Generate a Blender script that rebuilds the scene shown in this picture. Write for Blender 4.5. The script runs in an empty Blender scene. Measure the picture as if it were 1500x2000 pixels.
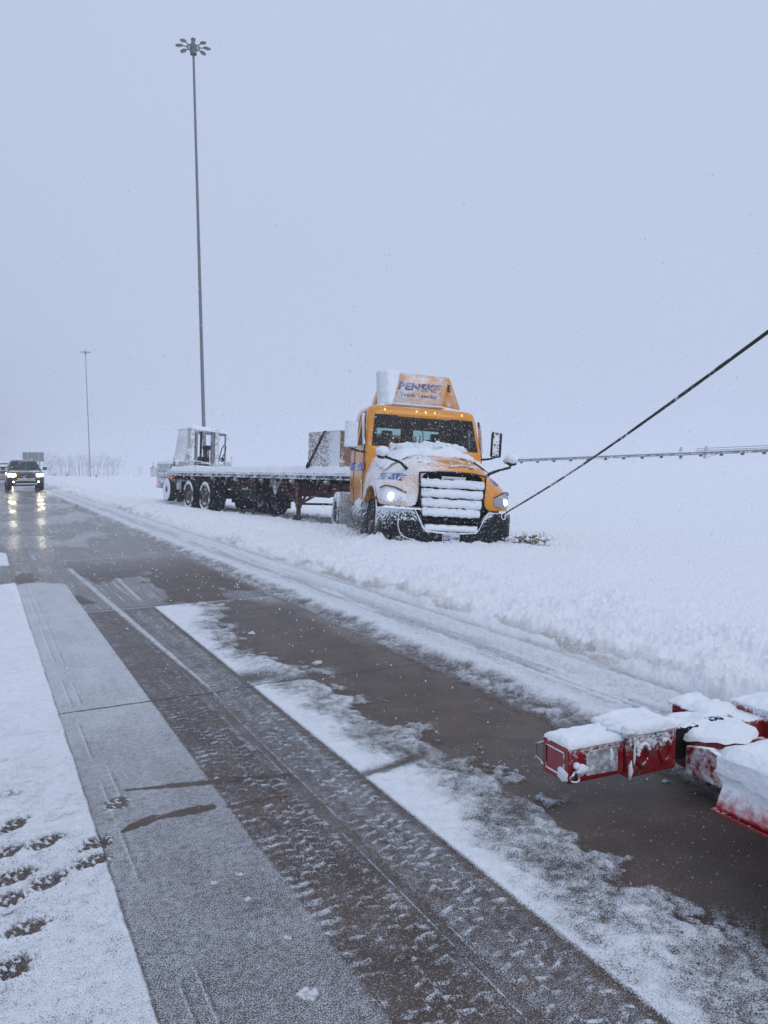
import bpy, bmesh, math, random
import numpy as np
from mathutils import Vector, Matrix, Euler
R = math.radians
sc = bpy.context.scene
COL = sc.collection
random.seed(7)

# ---------------------------------------------------------------- camera, sky, sun, exposure
cam_d = bpy.data.cameras.new('camera')
cam = bpy.data.objects.new('camera', cam_d); COL.objects.link(cam)
cam.location = (0, 0, 1.6)
cam.rotation_euler = (R(90 - 3.62), 0, 0)
cam_d.sensor_fit = 'VERTICAL'; cam_d.sensor_height = 36; cam_d.sensor_width = 27
cam_d.lens = 27; cam_d.clip_start = 0.05; cam_d.clip_end = 6000
sc.camera = cam

SUN_EL, SUN_AZ = 48, 150           # elevation; azimuth clockwise from +Y
world = bpy.data.worlds.new('World'); sc.world = world; world.use_nodes = True
wn = world.node_tree.nodes; wl = world.node_tree.links; wn.clear()
wo = wn.new('ShaderNodeOutputWorld'); wb = wn.new('ShaderNodeBackground')
sky = wn.new('ShaderNodeTexSky'); sky.sky_type = 'NISHITA'; sky.sun_disc = False
sky.sun_elevation = R(SUN_EL); sky.sun_rotation = R(SUN_AZ); sky.air_density = 1.0; sky.dust_density = 6.0
wt = wn.new('ShaderNodeTexCoord'); wz = wn.new('ShaderNodeSeparateXYZ')
wr = wn.new('ShaderNodeValToRGB')                     # the cloud deck: a soft grey blue, a little brighter overhead
wr.color_ramp.elements[0].position = 0.0; wr.color_ramp.elements[0].color = (4.82/8, 5.70/8, 7.58/8, 1)
wr.color_ramp.elements[1].position = 0.75; wr.color_ramp.elements[1].color = (5.25/8, 6.0/8, 7.7/8, 1)
wnz = wn.new('ShaderNodeTexNoise'); wnz.inputs['Scale'].default_value = 1.6; wnz.inputs['Detail'].default_value = 3
wv = wn.new('ShaderNodeVectorMath'); wv.operation = 'SCALE'
wm = wn.new('ShaderNodeMapRange'); wm.inputs['To Min'].default_value = 7.6; wm.inputs['To Max'].default_value = 8.3
mx = wn.new('ShaderNodeMix'); mx.data_type = 'RGBA'; mx.inputs['Factor'].default_value = 0.93
wl.new(wt.outputs['Generated'], wz.inputs[0]); wl.new(wz.outputs['Z'], wr.inputs['Fac'])
wl.new(wt.outputs['Generated'], wnz.inputs['Vector']); wl.new(wnz.outputs['Fac'], wm.inputs['Value'])
wl.new(wr.outputs['Color'], wv.inputs[0]); wl.new(wm.outputs['Result'], wv.inputs['Scale'])
wl.new(sky.outputs['Color'], mx.inputs['A']); wl.new(wv.outputs['Vector'], mx.inputs['B'])
wl.new(mx.outputs['Result'], wb.inputs['Color']); wb.inputs['Strength'].default_value = 0.1
wl.new(wb.outputs['Background'], wo.inputs['Surface'])

sun_d = bpy.data.lights.new('sun', 'SUN'); sun_d.energy = 0.55; sun_d.angle = R(40); sun_d.color = (1.0, 0.99, 0.97)
sun = bpy.data.objects.new('sun', sun_d); COL.objects.link(sun)
sun.rotation_euler = Euler((R(90 - SUN_EL), 0, R(180 - SUN_AZ)), 'XYZ')
sc.view_settings.view_transform = 'Standard'; sc.view_settings.look = 'None'
sc.view_settings.gamma = 1; sc.view_settings.use_curve_mapping = False
sc.view_settings.exposure = 0.10
sc.cycles.use_denoising = True
sc.cycles.volume_bounces = 2
sc.cycles.max_bounces = 8
sc.cycles.transparent_max_bounces = 12
sc.cycles.sample_clamp_indirect = 4

# ---------------------------------------------------------------- helpers: objects
def link(o, parent=None):
    COL.objects.link(o)
    if parent is not None: o.parent = parent
    return o
def tag(o, label=None, cat=None, group=None, kind=None):
    if label: o['label'] = label
    if cat: o['category'] = cat
    if group: o['group'] = group
    if kind: o['kind'] = kind
    return o
def thing(name, label, cat, loc=(0, 0, 0), rot=(0, 0, 0), group=None):
    o = bpy.data.objects.new(name, None); o.empty_display_size = .3
    o.location = loc; o.rotation_euler = rot
    link(o); return tag(o, label, cat, group)
def copy_tree(o, parent=None):
    c = o.copy(); link(c, parent)
    for ch in o.children: copy_tree(ch, c)
    return c

class MB:
    """collects verts and faces for one mesh"""
    def __init__(s): s.v = []; s.f = []; s.m = []; s.mi = 0
    def add(s, vs, fs):
        n = len(s.v); s.v += [tuple(p) for p in vs]
        s.f += [tuple(i + n for i in f) for f in fs]; s.m += [s.mi] * len(fs)
        return s
    def box(s, c, d, rot=None, taper=(1, 1)):
        M = Euler(rot).to_matrix() if rot else Matrix.Identity(3)
        vs = []
        for z in (-.5, .5):
            k = 1 if z < 0 else None
            for x, y in ((-.5, -.5), (.5, -.5), (.5, .5), (-.5, .5)):
                tx, ty = (1, 1) if z < 0 else taper
                vs.append(Vector(c) + M @ Vector((x * d[0] * tx, y * d[1] * ty, z * d[2])))
        return s.add(vs, [(3, 2, 1, 0), (4, 5, 6, 7), (0, 1, 5, 4), (1, 2, 6, 5), (2, 3, 7, 6), (3, 0, 4, 7)])
    def bx(s, x0, x1, y0, y1, z0, z1): return s.box(((x0+x1)/2, (y0+y1)/2, (z0+z1)/2), (x1-x0, y1-y0, z1-z0))
    def tube(s, pts, r, n=8, caps=True, flat=1.0):
        pts = [Vector(p) for p in pts]; rs = r if isinstance(r, (list, tuple)) else [r] * len(pts)
        vs = []; up = None
        for i, p in enumerate(pts):
            t = (pts[min(i+1, len(pts)-1)] - pts[max(i-1, 0)]).normalized()
            if up is None: up = Vector((0, 0, 1)) if abs(t.z) < .9 else Vector((0, 1, 0))
            a = t.cross(up).normalized(); b = a.cross(t).normalized(); up = b
            for k in range(n):
                th = 2 * math.pi * k / n
                vs.append(p + a * math.cos(th) * rs[i] + b * math.sin(th) * rs[i] * flat)
        fs = []
        for i in range(len(pts) - 1):
            for k in range(n):
                fs.append((i*n+k, i*n+(k+1) % n, (i+1)*n+(k+1) % n, (i+1)*n+k))
        if caps: fs += [tuple(range(n))[::-1], tuple(range((len(pts)-1)*n, len(pts)*n))]
        return s.add(vs, fs)
    def lathe(s, prof, c=(0, 0, 0), axis='x', n=32, arc=(0, 2*math.pi)):
        """prof: (a, r) along axis"""
        full = abs(arc[1] - arc[0] - 2*math.pi) < 1e-4; m = n if full else n + 1
        vs = []
        for a, r in prof:
            for k in range(m):
                th = arc[0] + (arc[1]-arc[0]) * k / n; p, q = r*math.cos(th), r*math.sin(th)
                v = {'x': (a, p, q), 'y': (p, a, q), 'z': (p, q, a)}[axis]
                vs.append((c[0]+v[0], c[1]+v[1], c[2]+v[2]))
        fs = []
        for i in range(len(prof)-1):
            for k in range(n):
                k2 = (k+1) % m
                fs.append((i*m+k, (i+1)*m+k, (i+1)*m+k2, i*m+k2))
        return s.add(vs, fs)
    def prism(s, poly, a0, a1, axis='y'):
        """poly of 2D points extruded along axis; for 'y' poly is (x,z), for 'x' (y,z), for 'z' (x,y)"""
        n = len(poly); vs = []
        for a in (a0, a1):
            for p, q in poly:
                vs.append({'y': (p, a, q), 'x': (a, p, q), 'z': (p, q, a)}[axis])
        fs = [tuple(range(n)), tuple(range(n, 2*n))[::-1]]
        for i in range(n): fs.append((i, (i+1) % n + 0, (i+1) % n + n, i + n)[::-1])
        return s.add(vs, fs)
    def loft(s, secs, close=False, caps=False):
        n = len(secs[0]); vs = [p for sec in secs for p in sec]; fs = []
        for j in range(len(secs)-1):
            for i in range(n if close else n-1):
                i2 = (i+1) % n
                fs.append((j*n+i, j*n+i2, (j+1)*n+i2, (j+1)*n+i))
        if caps: fs += [tuple(range(n))[::-1], tuple(range((len(secs)-1)*n, len(secs)*n))]
        return s.add(vs, fs)
    def blob(s, c, r, n=2, amp=.25, seed=0, squash=(1, 1, 1)):
        bm = bmesh.new(); bmesh.ops.create_icosphere(bm, subdivisions=n, radius=1)
        rnd = random.Random(seed); ph = [rnd.uniform(0, 6) for _ in range(6)]; base = len(s.v)
        for v in bm.verts:
            p = v.co; k = 1 + amp*(math.sin(3.1*p.x+ph[0])*math.sin(2.7*p.y+ph[1]) + .6*math.sin(6.3*p.z+ph[2]+2*p.x) + .4*math.sin(9*p.y+ph[3])*math.sin(8*p.x+ph[4]))
            s.v.append((c[0]+p.x*k*r*squash[0], c[1]+p.y*k*r*squash[1], c[2]+p.z*k*r*squash[2]))
        for f in bm.faces: s.f.append(tuple(v.index + base for v in f.verts)); s.m.append(s.mi)
        bm.free(); return s
    def build(s, name, mats, parent=None, smooth=35, bevel=0, subsurf=0, solid=0, fix=True, **props):
        me = bpy.data.meshes.new(name); me.from_pydata(s.v, [], s.f)
        if fix:
            bm = bmesh.new(); bm.from_mesh(me); bmesh.ops.recalc_face_normals(bm, faces=bm.faces); bm.to_mesh(me); bm.free()
        mats = mats if isinstance(mats, (list, tuple)) else [mats]
        for m in mats: me.materials.append(m)
        if len(mats) > 1: me.polygons.foreach_set('material_index', s.m)
        if smooth:
            me.shade_smooth()
            if smooth < 180 and not bevel: me.set_sharp_from_angle(angle=R(smooth))
        o = bpy.data.objects.new(name, me); link(o, parent)
        if solid:
            md = o.modifiers.new('solid', 'SOLIDIFY'); md.thickness = solid; md.offset = -1
        if bevel:
            md = o.modifiers.new('bevel', 'BEVEL'); md.width = bevel; md.segments = 2; md.limit_method = 'ANGLE'; md.angle_limit = R(30); md.harden_normals = True
        if subsurf:
            md = o.modifiers.new('sub', 'SUBSURF'); md.levels = subsurf; md.render_levels = subsurf
        return tag(o, props.get('label'), props.get('cat'), props.get('group'), props.get('kind'))

def islands(mb):
    par = list(range(len(mb.v)))
    def fd(i):
        while par[i] != i: par[i] = par[par[i]]; i = par[i]
        return i
    for fc in mb.f:
        r = fd(fc[0])
        for i in fc[1:]: par[fd(i)] = r
    out = {}
    for k, fc in enumerate(mb.f): out.setdefault(fd(fc[0]), []).append(fc)
    return list(out.values())
def build_each(mb, name, mats, parent=None, **k):
    """every loose piece of mb becomes a part of its own"""
    res = []
    for fs in islands(mb):
        idx = sorted({i for fc in fs for i in fc}); mp = {v: n for n, v in enumerate(idx)}
        q = MB(); q.add([mb.v[i] for i in idx], [tuple(mp[i] for i in fc) for fc in fs]); res.append(q.build(name, mats, parent, **k))
    return res

# ---------------------------------------------------------------- helpers: noise
_rs = np.random.RandomState(11); _T = _rs.rand(256, 256)
def vn(x, y, seed=0):
    x = np.asarray(x, float) + seed*37.17; y = np.asarray(y, float) + seed*91.7
    xi = np.floor(x).astype(np.int64); yi = np.floor(y).astype(np.int64)
    fx = x - xi; fy = y - yi; fx = fx*fx*(3-2*fx); fy = fy*fy*(3-2*fy)
    a = _T[xi & 255, yi & 255]; b = _T[(xi+1) & 255, yi & 255]; c = _T[xi & 255, (yi+1) & 255]; d = _T[(xi+1) & 255, (yi+1) & 255]
    return (a*(1-fx)+b*fx)*(1-fy) + (c*(1-fx)+d*fx)*fy
def fbm(x, y, oct=4, seed=0, gain=.5):
    t = 0; a = 1; n = 0
    ca, sa = math.cos(.6), math.sin(.6)
    for o in range(oct):
        t = t + a*vn(x, y, seed+o); n += a; a *= gain
        x, y = (x*ca - y*sa)*2.03, (x*sa + y*ca)*2.03
    return t/n
def sst(a, b, x):
    t = np.clip((np.asarray(x, float)-a)/(b-a), 0, 1); return t*t*(3-2*t)

# ---------------------------------------------------------------- helpers: materials
class NT:
    def __init__(s, name):
        s.m = bpy.data.materials.new(name); s.m.use_nodes = True
        s.n = s.m.node_tree.nodes; s.l = s.m.node_tree.links
        s.p = s.n['Principled BSDF']; s.out = s.n['Material Output']; s.tc = s.n.new('ShaderNodeTexCoord')
    def w(s, a, b): s.l.new(a, b)
    def noise(s, scale, detail=3, rough=.55, vec=None, dist=0):
        n = s.n.new('ShaderNodeTexNoise'); n.inputs['Scale'].default_value = scale; n.inputs['Detail'].default_value = detail
        n.inputs['Roughness'].default_value = rough; n.inputs['Distortion'].default_value = dist
        s.w(vec or s.tc.outputs['Object'], n.inputs['Vector']); return n.outputs['Fac']
    def math(s, op, a, b=None, c=None, clamp=False):
        n = s.n.new('ShaderNodeMath'); n.operation = op; n.use_clamp = clamp
        for i, q in enumerate((a, b, c)):
            if q is None: continue
            if isinstance(q, (int, float)): n.inputs[i].default_value = q
            else: s.w(q, n.inputs[i])
        return n.outputs[0]
    def ss(s, x, a, b):
        n = s.n.new('ShaderNodeMapRange'); n.interpolation_type = 'SMOOTHSTEP'
        n.inputs['From Min'].default_value = a; n.inputs['From Max'].default_value = b
        s.w(x, n.inputs['Value']); return n.outputs['Result']
    def mixc(s, f, a, b):
        n = s.n.new('ShaderNodeMix'); n.data_type = 'RGBA'
        for k, q in (('Factor', f), ('A', a), ('B', b)):
            if isinstance(q, (int, float)): n.inputs[k].default_value = q
            elif isinstance(q, tuple): n.inputs[k].default_value = (*q, 1)
            else: s.w(q, n.inputs[k])
        return n.outputs['Result']
    def mixf(s, f, a, b):
        n = s.n.new('ShaderNodeMix'); n.data_type = 'FLOAT'
        for k, q in (('Factor', f), ('A', a), ('B', b)):
            if isinstance(q, (int, float)): n.inputs[k].default_value = q
            else: s.w(q, n.inputs[k])
        return n.outputs['Result']
    def bump(s, h, strength=.5, dist=.01, prev=None):
        n = s.n.new('ShaderNodeBump'); n.inputs['Strength'].default_value = strength; n.inputs['Distance'].default_value = dist
        s.w(h, n.inputs['Height'])
        if prev is not None: s.w(prev, n.inputs['Normal'])
        return n.outputs['Normal']
    def vec(s, scale, src='Object'):
        n = s.n.new('ShaderNodeVectorMath'); n.operation = 'MULTIPLY'; n.inputs[1].default_value = scale
        s.w(s.tc.outputs[src], n.inputs[0]); return n.outputs[0]

SNOW = (.84, .885, .94)
def mat(name, col, rough=.5, metal=0, amt=0., fine=60, coarse=3, up=.6, grad=None, streak=(1, 1, 1), dirt=0., specks=0., coat=0., soft=.1):
    """paint, rubber or metal with frost and blown snow lying on it; amt is how much, up favours faces that look up,
    grad=(axis, start, end) lets the snow cover grow from start to end of the thing"""
    t = NT(name); base = col
    if dirt:
        d = t.ss(t.noise(5 if coarse < 10 else 22, 5), .45, .7); base = t.mixc(t.math('MULTIPLY', d, dirt), col, (.07, .06, .055))
    geo = t.n.new('ShaderNodeNewGeometry'); sz = t.n.new('ShaderNodeSeparateXYZ'); t.w(geo.outputs['Normal'], sz.inputs[0])
    vf = t.vec(streak)
    nf = t.noise(fine, 2, .6, vf); nc = t.noise(coarse, 3, .6)
    k = t.math('MULTIPLY_ADD', nf, 1.1, t.math('MULTIPLY', nc, 1.3))          # mean about 1.2
    k = t.math('ADD', k, t.math('MULTIPLY', t.math('MAXIMUM', sz.outputs['Z'], -.1), up))
    k = t.math('ADD', k, amt - 1.7)
    if grad:
        so = t.n.new('ShaderNodeSeparateXYZ'); t.w(t.tc.outputs['Object'], so.inputs[0])
        g = t.ss(so.outputs[grad[0]], grad[1], grad[2]); k = t.math('ADD', k, t.math('MULTIPLY', g, grad[3]))
    mask = t.ss(k, 0, soft*2)
    if specks:
        vo = t.n.new('ShaderNodeTexVoronoi'); vo.inputs['Scale'].default_value = 38; t.w(t.tc.outputs['Object'], vo.inputs['Vector'])
        sp = t.math('LESS_THAN', vo.outputs['Distance'], specks); mask = t.math('MAXIMUM', mask, t.math('MULTIPLY', sp, .8))
    t.w(t.mixc(mask, base, SNOW), t.p.inputs['Base Color'])
    t.w(t.mixf(mask, rough, .85), t.p.inputs['Roughness'])
    t.w(t.mixf(mask, metal, 0.), t.p.inputs['Metallic'])
    if max(col) < .06: t.p.inputs['Specular IOR Level'].default_value = .18
    if coat: t.w(t.mixf(mask, coat, 0.), t.p.inputs['Coat Weight'])
    t.w(t.bump(t.math('ADD', mask, t.math('MULTIPLY', nf, .5)), .5, .006), t.p.inputs['Normal'])
    return t.m
def plain(name, col, rough=.5, metal=0, emit=None, es=1.):
    t = NT(name); t.p.inputs['Roughness'].default_value = rough; t.p.inputs['Metallic'].default_value = metal
    n = t.noise(14, 4); t.w(t.mixc(t.math('MULTIPLY', n, .5), col, tuple(c*.7 for c in col)), t.p.inputs['Base Color'])
    if emit: t.p.inputs['Emission Color'].default_value = (*emit, 1); t.p.inputs['Emission Strength'].default_value = es
    return t.m
def snow_mat(name, col=SNOW, grain=90, lump=9, dirt=0.):
    t = NT(name)
    base = col
    if dirt: base = t.mixc(t.math('MULTIPLY', t.ss(t.noise(6, 5), .5, .68), dirt), col, (.32, .27, .23))
    if isinstance(base, tuple): base = t.mixc(t.noise(5, 4), tuple(c*.95 for c in col), tuple(min(1, c*1.03) for c in col))
    t.w(base, t.p.inputs['Base Color']); t.p.inputs['Roughness'].default_value = .8
    b = t.bump(t.noise(lump, 4), .6, .05); t.w(t.bump(t.noise(grain, 3), .5, .008, b), t.p.inputs['Normal'])
    return t.m
def glass(name, tint=(.55, .75, .72), refl=1., speck=True):
    t = NT(name)
    tr = t.n.new('ShaderNodeBsdfTransparent'); tr.inputs[0].default_value = (*tint, 1)
    gl = t.n.new('ShaderNodeBsdfGlossy'); gl.inputs['Roughness'].default_value = .04
    fr = t.n.new('ShaderNodeLayerWeight'); fr.inputs['Blend'].default_value = .5; fq = t.math('MULTIPLY_ADD', t.math('POWER', fr.outputs['Facing'], 4.5), .8, .045)
    mx = t.n.new('ShaderNodeMixShader'); t.w(t.math('MULTIPLY', fq, refl), mx.inputs[0]); t.w(tr.outputs[0], mx.inputs[1]); t.w(gl.outputs[0], mx.inputs[2])
    last = mx.outputs[0]
    if speck:
        vo = t.n.new('ShaderNodeTexVoronoi'); vo.inputs['Scale'].default_value = 24; t.w(t.tc.outputs['Object'], vo.inputs['Vector'])
        sp = t.math('LESS_THAN', vo.outputs['Distance'], .16)
        df = t.n.new('ShaderNodeBsdfDiffuse'); df.inputs[0].default_value = (*SNOW, 1)
        m2 = t.n.new('ShaderNodeMixShader'); t.w(t.math('MULTIPLY', sp, .6), m2.inputs[0]); t.w(last, m2.inputs[1]); t.w(df.outputs[0], m2.inputs[2]); last = m2.outputs[0]
    t.w(last, t.out.inputs['Surface']); return t.m

M = {}
M['snow'] = snow_mat('snow'); M['snow_lump'] = snow_mat('old_snow', (.70, .72, .76)); M['snow_dirty'] = snow_mat('dirty_snow', dirt=.7)
YEL = (.76, .285, .004)
M['yellow'] = mat('yellow_paint', YEL, .3, amt=.12, fine=45, coarse=2.2, up=.25, coat=.5, specks=.07)
M['yellow_hood'] = mat('yellow_hood_paint', YEL, .3, amt=.17, fine=44, coarse=2.2, up=.12, grad=('X', .35, -.55, .80), coat=.5, soft=.34)
M['yellow_fair'] = mat('yellow_frosted_paint', YEL, .35, amt=.84, fine=50, coarse=3.5, up=.0, streak=(1, 1, .6), soft=.34)
M['yellow_side'] = mat('yellow_fairing_side', YEL, .3, amt=.36, fine=48, coarse=3.5, up=.1, coat=.5)
M['blue'] = mat('blue_lettering', (.02, .06, .32), .4, amt=.50, fine=45, coarse=4, up=0)
M['blue_f'] = mat('blue_frosted_lettering', (.02, .05, .22), .4, amt=.62, fine=50, coarse=3.5, up=0, soft=.3)
M['ink'] = mat('dark_lettering', (.01, .012, .03), .4, amt=.0, up=0)
M['white_paint'] = mat('white_paint', (.75, .76, .78), .4, amt=.3)
M['black'] = mat('black_plastic', (.007, .007, .008), .45, amt=.08, fine=50, coarse=6, up=.5, specks=.13)
M['bumper'] = mat('dark_grey_bumper', (.008, .010, .015), .45, amt=.20, fine=34, coarse=3.2, up=.55, specks=.15, grad=('X', .1, -1.1, .30))
M['frame_black'] = mat('black_steel', (.007, .0065, .006), .6, amt=.02, up=.6, specks=.12)
M['rubber'] = mat('tyre_rubber', (.007, .007, .007), .75, amt=.06, fine=40, coarse=5, up=.4, specks=.15)
M['rubber_snow'] = mat('snow_caked_tyre', (.03, .03, .032), .75, amt=.66, fine=30, coarse=4, up=.3)
M['rim'] = mat('dark_wheel_rim', (.10, .095, .09), .5, .3, amt=.16, fine=30, coarse=6)
M['red'] = mat('trailer_red_paint', (.11, .008, .006), .5, amt=.02, fine=55, coarse=4, up=.5, dirt=.8, specks=.15)
M['grey_metal'] = mat('grey_metal', (.20, .20, .21), .45, .4, amt=.42, fine=40, coarse=4)
M['frost_grey'] = mat('frosted_grey_panel', (.30, .30, .31), .5, .1, amt=.68, fine=30, coarse=5, up=.2, soft=.3)
M['steel'] = mat('galvanised_steel', (.17, .185, .20), .5, .3, amt=.12, fine=25, coarse=4, up=.5)
M['rail'] = mat('snowy_guardrail', (.16, .17, .19), .5, .3, amt=.34, fine=6, coarse=1.5, up=.5)
M['rail_frost'] = mat('frosted_side_rail', (.12, .12, .13), .5, .2, amt=.60, fine=16, coarse=3, up=.3)
M['chrome'] = mat('chrome_trim', (.6, .6, .62), .2, .9, amt=.15)
M['interior'] = plain('cab_interior', (.012, .013, .015), .8)
M['seat'] = plain('seat_cloth', (.018, .019, .022), .9)
M['glass'] = glass('tinted_glass', (.58, .72, .71), .28)
M['glass_dark'] = glass('dark_glass', (.06, .08, .09), .25)
M['lamp'] = plain('lit_headlamp', (.9, .9, .85), .2, emit=(1.0, .93, .68), es=5)
M['lamp_warm'] = plain('lit_indicator', (.9, .5, .1), .2, emit=(1.0, .62, .08), es=3)
M['amber'] = plain('amber_marker_lens', (.8, .25, .02), .2, emit=(1.0, .42, .05), es=2.4)
M['red_lamp'] = plain('red_marker_lens', (.8, .05, .04), .2, emit=(1.0, .12, .08), es=1.0)
M['lens'] = mat('headlamp_lens', (.35, .37, .40), .12, .5, amt=.22)
M['plate'] = plain('plate_white', (.72, .74, .78), .4)
M['plate_blue'] = plain('plate_blue', (.03, .12, .42), .4)
M['plate_yellow'] = plain('plate_yellow', (.75, .45, .06), .4)
M['wood'] = mat('brown_board', (.24, .13, .085), .8, amt=.40, fine=40, coarse=5, up=.3, streak=(3, 3, .6))
M['crate_side'] = mat('frosted_crate_side', (.28, .20, .16), .8, amt=.62, fine=38, coarse=15, up=.0, streak=(1, 1, .7), grad=('Y', .7, .1, .35))
M['red_gloss'] = mat('red_scuffed_paint', (.27, .004, .007), .32, amt=.30, fine=60, coarse=12, up=.4, coat=.3, dirt=.85, grad=('Z', .25, .365, .50), soft=.22)
M['red_clean'] = mat('red_clean_paint', (.27, .003, .008), .24, amt=.12, fine=90, coarse=14, up=.3, coat=.4, dirt=.4)
M['red_caked'] = mat('red_paint_under_snow', (.38, .006, .012), .4, amt=.62, fine=34, coarse=5, up=.5, grad=('Z', .38, .50, .60), soft=.45)
M['red_frost'] = mat('snow_smeared_red_paint', (.27, .004, .007), .4, amt=.74, fine=40, coarse=9, up=.3, soft=.3)
M['cable'] = mat('wire_rope', (.035, .033, .032), .6, .3, amt=.36, fine=22, coarse=.9, up=.30)
M['orange'] = mat('orange_plastic', (.6, .09, .02), .5, amt=.1)
M['lens_frost'] = mat('frosted_lens', (.35, .37, .40), .3, .1, amt=.98, fine=40, coarse=4, soft=.3)
M['suv'] = mat('dark_car_paint', (.035, .037, .036), .3, amt=.22, fine=16, coarse=5, up=.45, coat=.5, soft=.3)
M['car_white'] = mat('white_car_paint', (.5, .5, .53), .35, amt=.25, fine=16, coarse=5, up=.4)
M['bark'] = plain('bark', (.12, .12, .13), .9)
_t = NT('snowflake'); _d = _t.n.new('ShaderNodeBsdfDiffuse'); _d.inputs[0].default_value = (1, 1, 1, 1); _q = _t.n.new('ShaderNodeBsdfTransparent'); _m = _t.n.new('ShaderNodeMixShader')
_m.inputs[0].default_value = .48; _t.w(_q.outputs[0], _m.inputs[1]); _t.w(_d.outputs[0], _m.inputs[2]); _t.w(_m.outputs[0], _t.out.inputs['Surface']); M['flake'] = _t.m
M['frost_haze_bark'] = mat('frosted_hazed_bark', (.20, .20, .21), .9, amt=.5, fine=2, coarse=.5)  # real frost, made paler so the colour also stands for distance haze
M['fk'] = mat('snow_caked_grey_metal', (.20, .20, .21), .5, .1, amt=.88, fine=26, coarse=5, up=.3, soft=.3)
M['turf'] = mat('frozen_turf', (.16, .12, .085), .9, amt=.30, fine=30, coarse=10, up=.5)
# ---------------------------------------------------------------- the ground: road, shoulder, snowfield
TH = R(27.9); CT, ST = math.cos(TH), math.sin(TH)      # the road runs off to the left of the view
def road_xy(x, y): return x*CT + y*ST, -x*ST + y*CT
def world_xy(X, Y): return X*CT - Y*ST, X*ST + Y*CT
RP = np.array([37.8, 75.6]); RD = np.array([-.85, .527]); RN = np.array([-.527, -.85])
def ramp_crest(l): return np.clip(2.32 - .0195*l, 0, 3.2) * (1 - sst(24, 52, l))
def base_z(x, y):
    x = np.asarray(x, float); y = np.asarray(y, float); X, Y = road_xy(x, y)
    off = sst(3.2, 6.0, X)
    z = .08*off*(1 - .15*np.clip(Y-12, 0, 16)*sst(5, 8, X)/1.0 * .55)
    z = z - .05*np.clip(X-7, 0, 7)*off
    z = z - .10*sst(14, 24, Y)*sst(4.5, 7, X)*(1-sst(60, 90, Y))
    w = (x-RP[0])*RN[0] + (y-RP[1])*RN[1]; l = (x-RP[0])*RD[0] + (y-RP[1])*RD[1]
    rise = sst(0, 1, (54-w)/50); far = sst(-6, -60, w)
    z = z + (ramp_crest(l) + .30*(ramp_crest(l) > 0)*sst(3, 0, l*0)) * 0 + (ramp_crest(l)) * rise * (1 - .8*far)
    z = z - 4.2*sst(104, 235, Y) * (1 - .0*X)
    return z

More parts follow.
